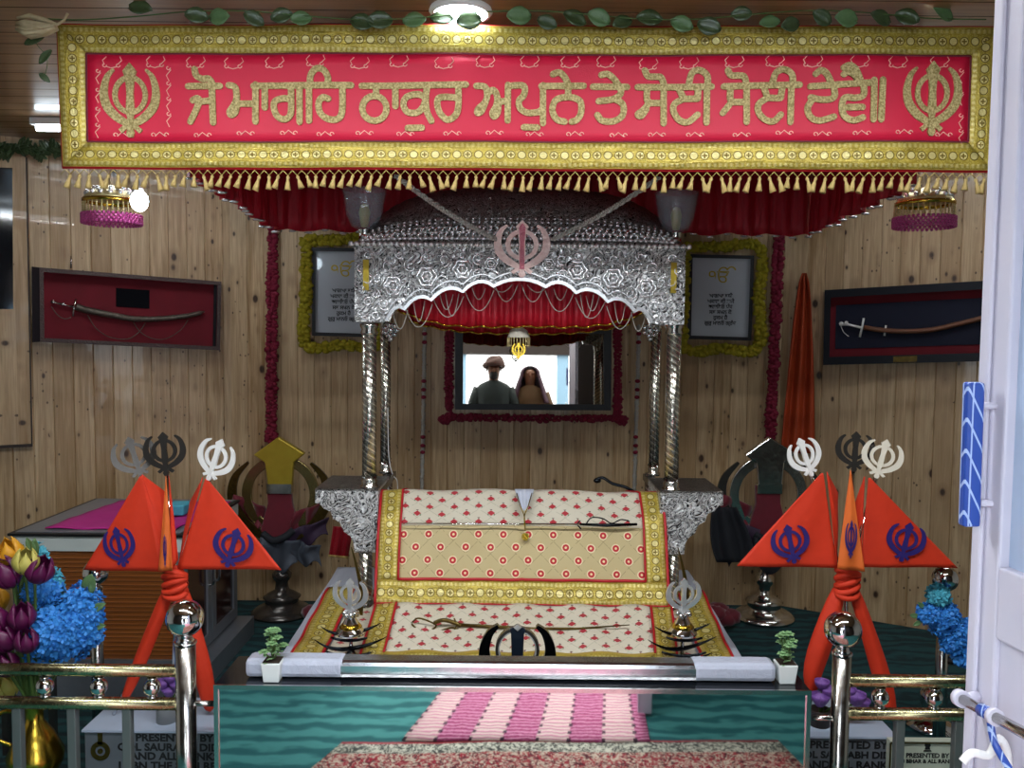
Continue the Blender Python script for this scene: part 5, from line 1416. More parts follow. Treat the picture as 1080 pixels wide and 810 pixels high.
# ------------------------------------------------------------------ railings
def railball(mb, c, r): mb.ball(c, r, 20); mb.lathe([(r * .55, -r * 1.22), (r * .62, -r * 1.1), (r * .4, -r * .95)], c, 14); mb.lathe([(r * .4, r * .95), (r * .62, r * 1.1), (r * .55, r * 1.22)], c, 14)
def railing(label, Y, xpost, ypost, rball, rpost, x0, x1, yt, yl, balls, bals, stub):
    c = at(xpost, ypost, Y); t = thing('railing', label, 'railing', (c.x, Y, 0))
    yr = 0.5 * (yt + yl)
    zt_, zl_ = at((x0 + x1) / 2, yt, Y).z, at((x0 + x1) / 2, yl, Y).z
    X = lambda px: at(px, yt, Y).x
    mb = MB(); mb.tube([V((c.x, Y, 0)), V((c.x, Y, c.z - rball - .012))], rpost, 24); mb.build('post', M('steel'), t)
    mb = MB(); mb.ball(c, rball, 28); mb.lathe([(rpost * 1.02, -rball - .014), (rpost * .75, -rball - .006), (rpost * .6, -rball + .006)], c, 20); mb.lathe([(rpost * 1.12, 0), (rpost * 1.12, .004), (rpost, .006)], V((c.x, Y, c.z - rball - .018)), 20, cap=False); mb.build('ball_finial', M('chrome'), t)
    for z_ in (zt_, zl_):
        mb = MB(); mb.tube([V((X(x0), Y, z_)), V((X(x1), Y, z_))], .0165, 18); mb.build('rail', M('brass_steel'), t)
    for px in balls:
        mb = MB(); railball(mb, V((X(px), Y, (zt_ + zl_) / 2)), .0225); mb.build('rail_ball', M('chrome'), t)
    for px in bals:
        mb = MB(False); mb.box((X(px) - .0115, Y - .0115, 0), (X(px) + .0115, Y + .0115, zl_)); mb.build('baluster', M('baluster'), t, bevel=.002)
    if stub:
        mb = MB(); mb.tube([V((c.x, Y, at(stub[0], stub[1], Y).z)), at(stub[0], stub[1], Y)], .008, 10)
        mb.build('bracket_arm', M('steel'), t)
    return t
railing('front railing left of the counter with brass tinted rails and ball topped post', 2.2, 195, 652, .049, .0265, -120, 192, 706, 741, (-12, 47, 104, 160), (-40, 18, 76, 134), (226, 742))
railing('front railing right of the counter with brass tinted rails and ball topped post', 2.17, 889, 664, .047, .0235, 892, 1180, 719, 754, (929, 986, 1044, 1100), (950, 1012, 1075, 1140), (856, 757))
def backrail(label, px, py, Y, sg):
    c = at(px, py, Y); t = thing('railing', label, 'railing', (c.x, Y, ZS))
    mb = MB(); mb.tube([V((c.x, Y, ZS)), V((c.x, Y, c.z - .05))], .02, 18); mb.build('post', M('steel'), t)
    mb = MB(); mb.ball(c, .042, 22); mb.lathe([(.021, -.056), (.015, -.05), (.013, -.036)], c, 16); mb.build('ball_finial', M('chrome'), t)
    mb = MB(); mb.lathe([(.012, .0), (.028, .006), (.028, .010), (.012, .016)], V((c.x, Y, c.z - .11)), 16); mb.build('post_collar', M('chrome'), t)
    e = V((c.x + sg * .55, Y - .12, 0))
    for dz in (-.19, -.27):
        mb = MB(); mb.tube([V((c.x, Y, c.z + dz)), V((e.x, e.y, c.z + dz))], .015, 14); mb.build('rail', M('dark_steel'), t)
    mb = MB(); mb.tube([V((e.x, e.y, ZS)), V((e.x, e.y, c.z - .05))], .02, 18); mb.build('post', M('steel'), t)
    for k in (.25, .5, .75):
        p = V((c.x, Y, 0)).lerp(e, k); mb = MB(False); mb.box((p.x - .01, p.y - .01, ZS), (p.x + .01, p.y + .01, c.z - .27)); mb.build('baluster', M('dark_steel'), t)
    for k in (.35, .7):
        p = V((c.x, Y, 0)).lerp(e, k); mb = MB(); mb.ball(V((p.x, p.y, c.z - .23)), .02, 14); mb.build('rail_ball', M('chrome'), t)
backrail('inner side railing at the left with ball topped post under the left flag', 101, 604, 2.80, -1)
backrail('inner side railing at the right with ball topped post beneath the right flag tip', 997, 610, 2.75, 1)

# ------------------------------------------------------------------ flag stands
def box_plinth(x0, x1, ytop, Yf, dep, label, lines, cx, sizes, emblem=None):
    a = at(x0, ytop, Yf); b = at(x1, ytop, Yf); z_ = (a.z + b.z) / 2
    t = thing('presentation_box', label, 'box', ((a.x + b.x) / 2, Yf + dep / 2, ZS))
    mb = MB(False); mb.box((a.x, Yf, ZS), (b.x, Yf + dep, z_ - .006)); mb.build('body', M('grey_box'), t, bevel=.002)
    mb = MB(False); mb.box((a.x - .006, Yf - .006, z_ - .006), (b.x + .006, Yf + dep + .006, z_)); mb.build('top', M('box_top'), t)
    for i, (s_, y) in enumerate(lines):
        text(s_, 'lettering', M('ink'), t, V((at(cx, y, Yf).x, Yf - .0006, at(cx, y, Yf).z)), sizes[i], .0008, bold=.0011, sx=1.12)
    if emblem:
        mb = MB(False); c = at(emblem[0], emblem[1], Yf)
        f = lambda a_, b_, d: V((a_, Yf - d, b_))
        mb.ribbon([(c.x + .022 * math.cos(q * math.pi / 12), c.z + .022 * math.sin(q * math.pi / 12)) for q in range(24)], .014, .002, f, closed=True)
        mb.ribbon([(c.x, c.z + .02), (c.x, c.z + .055)], .014, .002, f); mb.disc((c.x, c.z), .008, .003, f); mb.build('crest', M('gold_brown'), t)
    return t, z_
lb, zpl = box_plinth(89, 240, 770, 2.46, .22, 'grey box with black presentation lettering and gold crest behind the left railing',
    (('PRESENTED BY', 778.5), ('COL SAURABH DIDDI', 788.5), ('AND ALL RANKS', 798), ('11 BN THE SIKH REGT', 808)), 184, (.031, .031, .031, .031), (106, 792))
rb, zpr = box_plinth(842, 944, 776, 2.46, .26, 'grey box with black presentation lettering behind the right railing post',
    (('PRESENTED BY', 786), ('COL SAURABH DIDDI', 796.5), ('AND ALL RANKS', 807)), 895, (.031, .029, .031), None)
# pale plaque
a = at(940, 783, 2.36); b = at(1016, 783, 2.36)
t = thing('stone_plaque', 'pale plaque with small lion crest and presentation lettering behind the right railing', 'plaque', ((a.x + b.x) / 2, 2.375, ZS))
mb = MB(False); mb.box((a.x, 2.366, ZS), (b.x, 2.39, (a.z + b.z) / 2)); mb.build('panel', M('plaque'), t)
mb = MB(False)
f = lambda a_, b_, d: V((a_, 2.365 - d, b_))
for p, q in (((a.x, a.z), (b.x, a.z)), ((a.x, a.z), (a.x, .15)), ((b.x, a.z), (b.x, .15))): mb.ribbon([(p[0], p[1] - .003), (q[0], q[1] - .003)], .004, .003, f)
mb.build('edge', M('gold_brown'), t)
c = at(981, 789.5, 2.35); mb = MB(False)
mb.poly([(c.x - .008, c.z - .010), (c.x + .008, c.z - .010), (c.x + .006, c.z - .003), (c.x + .009, c.z + .002), (c.x + .006, c.z + .011), (c.x - .006, c.z + .011), (c.x - .009, c.z + .002), (c.x - .006, c.z - .003)], .001, f)
mb.poly([(c.x - .012, c.z - .016), (c.x + .012, c.z - .016), (c.x + .010, c.z - .012), (c.x - .010, c.z - .012)], .001, f); mb.build('lion_crest', M('ink'), t)
text('PRESENTED BY', 'lettering', M('ink'), t, V((at(981, 800, 2.35).x, 2.3656, at(981, 800, 2.35).z)), .0185, .0008, bold=.0006)
text('CO 8 BIHAR & ALL RANKS', 'lettering', M('ink'), t, V((at(977, 806, 2.35).x, 2.3656, at(977, 806, 2.35).z)), .0155, .0008, bold=.0006)

def tri_flag(mb, A, B, C, Y, fold=None, nfold=10):
    """triangular sheet in the plane at Y, small waves"""
    def f(a, b):
        p = V((A[0], A[1], 0)).lerp(V((B[0] + (C[0] - B[0]) * a, B[1] + (C[1] - B[1]) * a, 0)), max(b, .02))
        q = at(p.x, p.y, Y); return q + V((0, .004 * math.sin(a * 7 + b * 3) * b, 0))
    mb.grid(f, 20, 20); return mb
def flag_stand(label, Y, knot, flags, poles, legs, base_z, boxn):
    kx, ky = knot; K = at(kx, ky, Y)
    t = thing('flag_stand', label, 'flag stand', (K.x, Y, base_z))
    # poles with finials
    for i, (fx_, fy_, bx_, by_, dY, m, rot, fs) in enumerate(poles):
        top = at(fx_, fy_, Y + dY); bot = at(bx_, by_, Y + dY * .3); bot.z = base_z + .002
        mb = MB(); mb.tube([bot, K + V((0, dY * .6, 0)), top], .006, 10); pole = mb.build('pole', M('chrome'), t)
        d = (top - K).normalized(); ex = d.cross(V((0, 1, 0))).normalized() * 1
        ex = Matrix.Rotation(rot, 3, d) @ ex; nrm = ex.cross(d)
        if nrm.y > 0: nrm = -nrm
        fc = top + d * fs * .5
        mb = MB(False); khanda(mb, frame3(fc, ex, d, nrm), fs * 1.06, .006, wsc=1.2); mb.build('emblem_finial', m, t)
    for fl_ in flags:
        A, B, C, dY, m, emb = fl_['A'], fl_['B'], fl_['C'], fl_['dY'], fl_['m'], fl_.get('emb')
        mb = MB(); tri_flag(mb, A, B, C, Y + dY); fo = mb.build('flag', m, t, solid=.002)
        if 'fold' in fl_:
            (p, q, r_) = fl_['fold']  # triangle receding from the fold edge
            mb = MB(); Pp, Qq, Rr = [at(x, y, Y + dY + dd) for x, y, dd in (p, q, r_)]
            mb.grid(lambda a_, b_: Pp.lerp(Qq.lerp(Rr, a_), max(b_, .02)) + V((0, .003 * math.sin(a_ * 9), 0)), 8, 12); mb.build('flag_fold', m, t, solid=.002)
        if emb:
            cx_, cy_, S_, rt_, ws = emb; c = at(cx_, cy_, Y + dY)
            mb = MB(False); ex = V((math.cos(rt_), 0, math.sin(rt_))); ez = V((-math.sin(rt_), 0, math.cos(rt_)))
            khanda(mb, frame3(c + V((0, -.0075, 0)), ex, ez, (0, -1, 0)), S_, .0012, wsc=ws); mb.build('printed_emblem', M('navy'), t)
    for P in legs:
        mb = MB(); Q = [at(x, y, Y - .004) for i, (x, y, w) in enumerate(P)]; ws = [w * Y / F / 2 for x, y, w in P]
        # flattened cloth sleeve around the leg
        rings = []
        for i, q in enumerate(Q):
            T = (Q[min(i + 1, len(Q) - 1)] - Q[max(i - 1, 0)]).normalized(); N = T.cross(V((0, 1, 0))).normalized()
            rings.append([q + N * ws[i] * math.cos(k * math.pi / 6) + V((0, 1, 0)) * (ws[i] * .5 + .008) * math.sin(k * math.pi / 6) * (1 + .3 * math.sin(k * 2.1 + i)) for k in range(12)])
        Vv = [[mb.bm.verts.new(p) for p in r_] for r_ in rings]
        for i in range(len(Vv) - 1):
            for k in range(12): mb.face([Vv[i][k], Vv[i][(k + 1) % 12], Vv[i + 1][(k + 1) % 12], Vv[i + 1][k]])
        mb.face(Vv[0]); mb.face(Vv[-1]); mb.build('leg_wrap', M('orange'), t, sub=1)
    mb = MB()
    for k in range(5):
        z_ = -.035 + k * .016
        C_ = [K + V((math.cos(q) * .032, -.012 + math.sin(q) * .022, z_ + .012 * math.sin(q + k))) for q in [j * 2 * math.pi / 14 for j in range(15)]]
        mb.tube(C_, .0095, 8, cap=False)
    mb.ball(K + V((0, -.01, 0)), .034, 14, (1, .7, 1.5), .08); mb.build('knot', M('orange'), t)
    return t
A = M('orange')
flag_stand('stand of three orange triangular flags on crossed poles at the left, beside the cabinet', 2.56, (186, 612),
    [dict(A=(149, 500), B=(88, 601), C=(173, 603), dY=-.02, m=A, emb=(127.5, 576, .125, .20, .95), fold=((149, 500, 0), (173, 603, 0.001), (176, 520, .05))),
     dict(A=(175, 500), B=(167, 602), C=(182, 602), dY=-.06, m=M('orange_light'), emb=(175, 580, .10, 0, .12)),
     dict(A=(178, 500), B=(180, 602), C=(188, 590), dY=-.045, m=A),
     dict(A=(217, 503), B=(187, 600), C=(297, 601), dY=-.02, m=A, emb=(246, 577, .125, -.28, 1.22), fold=((214, 503, 0), (187, 600, 0.002), (200, 530, .05)))],
    [(149, 503, 228, 765, .02, M('dark_steel'), .5, .125), (176, 500, 182, 762, .0, M('dark_steel'), 0, .125), (221, 505, 120, 766, -.015, M('white_metal'), -.25, .125)],
    [[(182, 612, 14), (165, 655, 15), (151, 690, 16), (138, 722, 13), (128, 745, 6)], [(190, 612, 14), (202, 655, 15), (211, 690, 20), (218, 728, 22), (222, 752, 10)]], zpl, lb)
flag_stand('stand of three orange triangular flags on crossed poles at the right, before the plank wall', 2.56, (892, 612),
    [dict(A=(868, 497), B=(777, 597), C=(883, 599), dY=-.02, m=A, emb=(833, 573, .122, .22, 1.18), fold=((872, 497, 0), (883, 599, 0.001), (884, 520, .03))),
     dict(A=(897, 494), B=(883, 600), C=(912, 603), dY=-.065, m=M('orange_light'), emb=(896.5, 568, .115, 0, .38)),
     dict(A=(916, 502), B=(908, 598), C=(1010, 599), dY=-.02, m=A, emb=(954, 571, .122, -.2, 1.22), fold=((912, 502, 0), (908, 598, 0.002), (902, 530, .03)))],
    [(855, 501, 945, 775, .02, M('white_metal'), .3, .115), (900, 496, 893, 775, 0, M('dark_steel'), 0, .115), (924, 503, 848, 775, -.015, M('cream_metal'), -.3, .115)],
    [[(888, 612, 15), (874, 655, 24), (862, 690, 26), (855, 715, 20), (856, 735, 9)], [(897, 612, 13), (912, 655, 16), (926, 700, 20), (936, 735, 20), (942, 762, 8)]], zpr, rb)

# ------------------------------------------------------------------ large emblems on bases at the wall
def big_emblem(cx, sg, label, mats, by):
    Y = 4.17; m = Y / F; f = flat(Y)
    zb2 = ZS + .002
    t = thing('emblem_stand', label, 'emblem', (at(cx, 600, Y).x, Y, ZS))
    X = lambda dx, y: V((at(cx, 560, Y).x + dx * m, Y, at(cx, y, Y).z))
    pf = lambda a_, b_, d: X(a_, b_) + V((0, -d, 0))
    mb = MB(); c0 = V((X(0, 0).x, Y, zb2))
    H = X(0, 600).z - zb2
    mb.lathe([(.150, 0), (.150, .012), (.125, .03), (.085, .045), (.080, .07), (.092, .085), (.070, .10), (.035, .12), (.030, .16), (.045, .18), (.048, .20), (.030, .22), (.022, H)], c0, 30); mb.build('base', mats['base'], t)
    mb = MB(False); mb.poly([(-14, 511), (12, 511), (13, 530), (22, 562), (0, 572), (-22, 562), (-13, 530)], .03, pf); mb.build('blade_cloth', M('maroon_cloth'), t, bevel=.006)
    mb = MB(False); mb.poly([(-1, 460), (27, 477), (15, 487), (13, 512), (-12, 512), (-15, 487), (-27, 479)], .04, pf); mb.build('sword_tip', mats['tip'], t, bevel=.006)
    mb = MB(False); mb.poly([(-13, 509), (13, 509), (13, 519), (-13, 519)], .044, pf); mb.build('band', M('steel'), t)
    C = [(36 * math.cos(q), 521 + 36 * math.sin(q)) for q in [2 * math.pi * k / 48 for k in range(48)]]
    mb = MB(False); mb.ribbon(C, 10, .02, pf, closed=True); mb.build('ring', mats['ring'], t, bevel=.002)
    for s2 in (-1, 1):
        P = crom([(s2 * 33, 487, 0), (s2 * 47, 503, 0), (s2 * 50, 524, 0), (s2 * 41, 545, 0), (s2 * 20, 563, 0), (s2 * -4, 574, 0)], 6)
        n = len(P); mb = MB(False); mb.ribbon([(p[0], p[1]) for p in P], [1.5 + 9 * math.sin(math.pi * min(1, i / (n - 1) * .92 + .04)) for i in range(n)], .015, lambda a_, b_, d: pf(a_, b_, d + .022)); mb.build('curved_sword', mats['sword'], t)
    def drape(nm, m_, x0, x1, y0, y1, dp_, ph=0.0, slant=0.0):
        mb = MB()
        mb.grid(lambda a_, b_: X(x0 + (x1 - x0) * a_ + 2.0 * math.sin(b_ * 5 + ph), y0 + (y1 - y0) * b_ * (1 - .25 * math.sin(a_ * 7 + ph)) + slant * a_) + V((0, -dp_ - .022 * math.sin(a_ * 9 + ph) - .015 * math.sin(b_ * 4 + a_ * 3), 0)), 16, 10)
        mb.build(nm, m_, t, solid=.006)
    drape('side_cloth', M('maroon_cloth'), -52, -18, 519, 546, .01, 0.4, 14); drape('side_cloth', M('maroon_cloth'), 14, 40, 538, 566, .02, 1.4, -8)
    drape('purple_wrap', M('purple_cloth'), -sg * 12, -sg * 50, 556, 576, .045, 2.0, -12)
    drape('grey_wrap', M('grey_cloth') if sg < 0 else M('black_cloth'), -20, 20, 563, 594, .05, 1.0, 4)
    drape('grey_wrap', M('grey_cloth') if sg < 0 else M('black_cloth'), -sg * 15, -sg * 42, 568, 590, .035, 2.6, 6)
    mb = MB(); mb.tube(crom([X(-16, 560) + V((0, -.06, 0)), X(-4, 566) + V((0, -.08, 0)), X(8, 562) + V((0, -.08, 0)), X(16, 556) + V((0, -.06, 0))]), .018, 10); mb.build('knot', M('black_cloth'), t)
    return t
big_emblem(297, -1, 'tall ringed sword emblem with gold tip and maroon wrap beside the left flags',
           dict(base=M('dark_steel'), tip=M('goldcloth'), ring=M('emb_ring'), sword=M('gold_brown')), 637)
big_emblem(808, 1, 'tall ringed sword emblem with silver tip and dark wraps behind the right flags',
           dict(base=M('steel'), tip=M('steel'), ring=M('steel'), sword=M('dark_steel')), 648)
# black cloth beside the right one, small red cloth at the left bracket
mb = MB()
def bc(a, b):
    w = 14 + 10 * math.sin(b * 2.2); return at(764 + (a - .5) * 2 * w * .9 + 12 * b, 535 + 58 * b, 3.95 + .02 * math.sin(a * 11))
mb.grid(bc, 12, 12); tag(mb.build('black_cloth', M('black_cloth'), solid=.004), 'black cloth hanging beside the silver tipped emblem next to the right bracket', 'cloth')
mb = MB(); mb.grid(lambda a, b: at(351 + 20 * a - 5 * b + 1, 555 + 31 * b + 2 * a, 3.6 + .012 * math.sin(a * 14)), 14, 10)
t = thing('red_cloth', 'small red cloth with gold hem hanging behind the left silver bracket', 'cloth', at(358, 586, 3.6)); mb.build('cloth', M('crimson'), t, solid=.003)
mb = MB(); mb.tube([at(346 + 20 * k / 10 + 1, 586 + .2 * k, 3.595 + .012 * math.sin(1.4 * k)) for k in range(11)], .005, 6); mb.build('hem', M('goldthread'), t)
for px, nm in ((343, 'left'), (758, 'right')):
    c = at(px, 634, 4.0); mb = MB()
    for k in range(5): mb.ball((c.x + (k - 2) * .025, c.y + random.uniform(-.02, .02), ZS + .035 + random.uniform(0, .05)), .05, 12, (1.2, .9, .8), .12)
    tag(mb.build('folded_cloth', M('maroon_cloth')), 'crumpled maroon cloth on the carpet at the %s rear corner of the bed' % nm, 'cloth')

# ------------------------------------------------------------------ cabinet at the left
Yf = 3.2; a = at(12, 564, Yf); b = at(190, 564, Yf); zt2 = at(100, 563, Yf).z; Yr = 3.86
t = thing('cabinet', 'low cabinet with reeded brown front, white top band and grey doors by the left wall', 'cabinet', ((a.x + b.x) / 2, (Yf + Yr) / 2, ZS))
x0, x1 = a.x, b.x
mb = MB(False); mb.box((x0 + .02, Yf + .012, ZS + .09), (x1 - .02, Yr, zt2 - .065)); mb.build('body', M('reeded'), t)
mb = MB(False); mb.box((x0, Yf, zt2 - .068), (x1 + .005, Yr + .01, zt2 - .010)); mb.build('white_top_band', M('white_lam'), t)
mb = MB(False); mb.box((x0 - .01, Yf - .01, zt2 - .010), (x1 + .012, Yr + .015, zt2)); mb.build('top_edge', M('black_edge'), t)
mb = MB(False); mb.box((x0 + .01, Yf + .01, zt2), (x1 - .005, Yr, zt2 + .003)); mb.build('glass_top', M('alu'), t)
mb = MB(False)
for xx in (x0, x1 - .03, x0 + .30): mb.box((xx, Yf, ZS + .08), (xx + .03, Yf + .02, zt2 - .068)) if xx != x0 + .30 else None
mb.box((x0, Yf - .004, ZS + .08), (x1, Yf + .02, ZS + .14)); mb.build('front_frame', M('alu'), t)
mb = MB(False); mb.box((x0 - .02, Yf - .02, ZS), (x1 + .07, Yr + .02, ZS + .085)); mb.build('plinth', M('alu'), t)
ym = (Yf + Yr) / 2
for y0, y1, hy in ((Yf + .02, ym - .004, ym - .035), (ym + .004, Yr - .005, ym + .035)):
    d_ = thing('door', None, None, (x1, y0, ZS + .1)); d_.parent = t; d_.location = V((x1, y0, ZS + .1)) - WL[t.name]
    z0, z1 = ZS + .095, zt2 - .072; w_ = .045
    mb = MB(False)
    for q in (((y0, z0), (y0 + w_, z1)), ((y1 - w_, z0), (y1, z1)), ((y0 + w_, z0), (y1 - w_, z0 + w_)), ((y0 + w_, z1 - w_), (y1 - w_, z1))): mb.box((x1 - .018, q[0][0], q[0][1]), (x1 + .002, q[1][0], q[1][1]))
    mb.build('door_frame', M('alu'), d_)
    mb = MB(False); mb.box((x1 - .014, y0 + w_, z0 + w_), (x1 - .006, y1 - w_, z1 - w_)); mb.build('door_pane', M('cab_red'), d_)
    mb = MB(); mb.tube(crom([V((x1, hy, z1 - .09)), V((x1 + .02, hy, z1 - .10)), V((x1 + .02, hy, z1 - .20)), V((x1, hy, z1 - .21))]), .006, 8); mb.build('door_handle', M('chrome'), d_)
mb = MB(); mb.grid(lambda a_, b_: V((x0 + .10 + (x1 - x0 - .14) * a_ + .04 * b_, Yf + .05 + (Yr - Yf - .12) * b_, zt2 + .008 + .006 * mnoise.noise(V((a_ * 5, b_ * 5, 0))))), 20, 20)
tag(mb.build('table_cloth', M('pink_cloth'), solid=.004), 'pink cloth spread on top of the cabinet behind the left flags', 'cloth')
c = at(186, 553, 3.5); mb = MB(False); mb.box((c.x - .03, 3.45, zt2 + .016), (c.x + .05, 3.55, zt2 + .06)); tag(mb.build('blue_packet', M('teal_fl'), bevel=.008), 'small pale blue packet on the pink cloth between the left flags', 'packet')

# ------------------------------------------------------------------ flowers
def tulip(t, px, py, Y, r, m, tilt, stem_to, openn=.35):
    c = at(px, py, Y); d = V((tilt, -.25, 1)).normalized(); ex = d.cross(V((0, 1, 0))).normalized(); ey = d.cross(ex)
    h = r * 2.1; base = c - d * h * .5
    mb = MB()
    for ring_ in (0, 1):
        for k in range(3):
            a0 = k * 2.094 + ring_ * 1.047
            def f(a_, b_, a0=a0, ring_=ring_):
                w = math.sin(math.pi * min(1, b_ * .86 + .1)) ** .6 * 1.05
                an = a0 + (a_ - .5) * w * 1.15
                rr = r * (math.sin(math.pi * (b_ * .84 + .07)) ** .75) * (.98 if ring_ else .9) + openn * r * b_ ** 4 * .3
                return base + d * (h * b_ * (1.0 - .25 * abs(a_ - .5) * b_)) + (ex * math.cos(an) + ey * math.sin(an)) * rr
            mb.grid(f, 6, 8)
    mb.build('bloom', m, t, solid=.0015)
    mb = MB(); e = V(stem_to); mb.tube(crom([base, base.lerp(e, .45) + V((.01 * tilt, 0, .01)), e], 5), .004, 6); mb.build('stem', M('stem'), t)
vz = at(36, 738, 2.46); vx, vy = vz.x, 2.46
t = thing('gold_vase', 'polished gold vase standing on the carpet behind the left railing', 'vase', (vx, vy, ZS))
mb = MB(); vh = vz.z - ZS
mb.lathe([(.05, 0), (.055, .01), (.03, .03), (.035, .05), (.075, .12), (.078, .15), (.05, .21), (.024, vh * .8), (.026, vh * .93), (.04, vh), (.036, vh), (.022, vh * .92)], (vx, vy, ZS), 28); mb.build('body', M('gold'), t)
mb = MB(); mb.tube(crom([V((vx - .07, vy, ZS + .17)), V((vx - .12, vy, ZS + .20)), V((vx - .10, vy, ZS + .27)), V((vx - .03, vy, ZS + .27))]), .006, 8); mb.build('handle', M('gold'), t)
bq = thing('tulip_bouquet', 'bunch of purple, yellow and pale tulips in the gold vase at the far left', 'flowers', (vx, vy, vz.z))
root = V((vx, vy, vz.z - .06))
for (px, py, Y, r, m, ti) in ((9, 583, 2.42, .042, 'yellow_petal', -.1), (6, 604, 2.36, .044, 'purple_fl', -.35), (42, 601, 2.37, .040, 'purple_fl', .55), (27, 592, 2.36, .036, 'pale_petal', .2), (23, 650, 2.36, .038, 'purple_fl', .1), (28, 676, 2.35, .034, 'purple_fl', .05),
                              (-4, 632, 2.5, .036, 'yellow_petal', -.2), (3, 672, 2.36, .042, 'purple_fl', -.5), (-8, 655, 2.35, .043, 'purple_fl', -.3), (8, 722, 2.5, .036, 'pale_petal', -.3), (6, 700, 2.36, .036, 'purple_fl', -.2)):
    tulip(bq, px, py, Y, r, M(m), ti, root + V((random.uniform(-.01, .01), 0, 0)))
mb = MB()
for (x, y, w) in ((18, 578, .03), (34, 620, .028), (12, 640, .026), (40, 660, .026), (25, 700, .03)):
    p = at(x, y, 2.42); d = (p - root); leaf(mb, root, d, (0, -1, .1), d.length, w)
mb.build('leaves', M('stem'), bq, solid=.0015)
def hyd(t, c, rx, ry, rz, n, m, nm='blossom', seed=1):
    rnd = random.Random(seed); mb = MB(False)
    for k in range(n):
        z_ = 1 - 2 * (k + .5) / n; an = k * 2.39996; rr = math.sqrt(1 - z_ * z_); nrm = V((rr * math.cos(an), rr * math.sin(an), z_))
        lump = 1 + .13 * mnoise.noise(nrm * 2.2 + V((seed, 0, 0))) * 2
        p = c + V((nrm.x * rx, nrm.y * ry, nrm.z * rz)) * lump * rnd.uniform(.9, 1.06)
        d = (nrm + V((rnd.uniform(-.4, .4), rnd.uniform(-.4, .4), rnd.uniform(-.4, .4)))).normalized(); ex = d.orthogonal().normalized(); ex = Matrix.Rotation(rnd.uniform(0, 6.28), 3, d) @ ex; ey = d.cross(ex)
        s_ = rnd.uniform(.010, .015)
        for q in range(4):
            a0 = q * math.pi / 2; u1 = ex * math.cos(a0) + ey * math.sin(a0); v1_ = ey * math.cos(a0) - ex * math.sin(a0)
            vs = [mb.bm.verts.new(x_) for x_ in (p, p + u1 * s_ * .6 + v1_ * s_ * .45 + d * s_ * .3, p + u1 * s_ * 1.1 + d * s_ * .55, p + u1 * s_ * .6 - v1_ * s_ * .45 + d * s_ * .3)]
            mb.face(vs)
    mb.build(nm, m, t, fixn=False)
    mb = MB(); mb.ball(c, 1.0, 12, (rx * .8, ry * .8, rz * .8)); mb.build('blossom_core', m, t)
hb = thing('blue_hydrangea', 'bunch of bright blue hydrangea blossoms behind the left railing, next to the tulips', 'flowers', (vx + .04, 2.46, vz.z - .02))
cc = at(66, 658, 2.46)
hyd(hb, at(60, 665, 2.45), .10, .08, .085, 520, M('blue_fl'), seed=1); hyd(hb, at(86, 648, 2.46), .055, .05, .08, 260, M('blue_fl'), seed=2); hyd(hb, at(90, 668, 2.46), .045, .045, .04, 150, M('blue_fl'), seed=6)
hyd(hb, at(42, 622, 2.48), .055, .05, .045, 190, M('blue_fl'), seed=3); hyd(hb, at(37, 592, 2.50), .028, .03, .045, 110, M('teal_fl'), seed=4); hyd(hb, at(52, 618, 2.50), .035, .03, .05, 110, M('teal_fl'), seed=5)
mb = MB()
for k in range(5): mb.tube(crom([at(50 + 9 * k, 655, 2.46), at(48 + 4 * k, 700, 2.46), V((vx + .01, vy, vz.z - .05))]), .003, 5)
mb.build('stems', M('stem'), hb)
mb = MB()
for (x, y, an) in ((93, 612, .9), (98, 616, 1.4), (103, 660, .1), (104, 640, .5), (38, 576, 1.6), (33, 575, 2.0)):
    p = at(x, y, 2.45); leaf(mb, p - V((math.cos(an), 0, math.sin(an))) * .03, V((math.cos(an), -.1, math.sin(an))), (0, -1, .2), .055, .024)
mb.build('leaves', M('leaf_pale'), hb, solid=.001)
rh = thing('blue_hydrangea', 'drooping bright blue blossom spray tied to the right inner railing post', 'flowers', at(1000, 690, 2.68))
for i, (x, y, rx, rz, n) in enumerate(((990, 628, .028, .028, 80), (980, 648, .03, .028, 80), (995, 652, .042, .045, 190), (1008, 672, .045, .05, 220), (1016, 690, .03, .035, 100), (1026, 668, .03, .05, 100))):
    hyd(rh, at(x, y, 2.62), rx, .035, rz, n, M('blue_fl') if i != 0 else M('teal_fl'), seed=20 + i)
mb = MB(); mb.tube(crom([at(1014, 690, 2.62), at(1000, 660, 2.62), at(988, 640, 2.62), at(974, 646, 2.62)]), .003, 5); mb.build('stem', M('stem'), rh)
mb = MB()
for (x, y, an) in ((969, 650, 3.0), (975, 642, 2.4), (972, 655, 3.6)):
    p = at(x, y, 2.62); leaf(mb, p, V((math.cos(an), -.1, math.sin(an))), (0, -1, .2), .03, .016)
mb.build('leaves', M('leaf_pale'), rh, solid=.001)
def rose(mb, c, r):
    for j in range(5):
        rr = r * (1 - j * .17)
        for k in range(5):
            a0 = k * 1.2566 + j * .6
            def f(a_, b_):
                an = a0 + (a_ - .5) * 1.5; q = rr * (.35 + .65 * math.sin(b_ * 1.7)); return c + V((math.cos(an) * q, math.sin(an) * q, r * (-.7 + 1.3 * b_ + j * .06)))
            mb.grid(f, 4, 4)
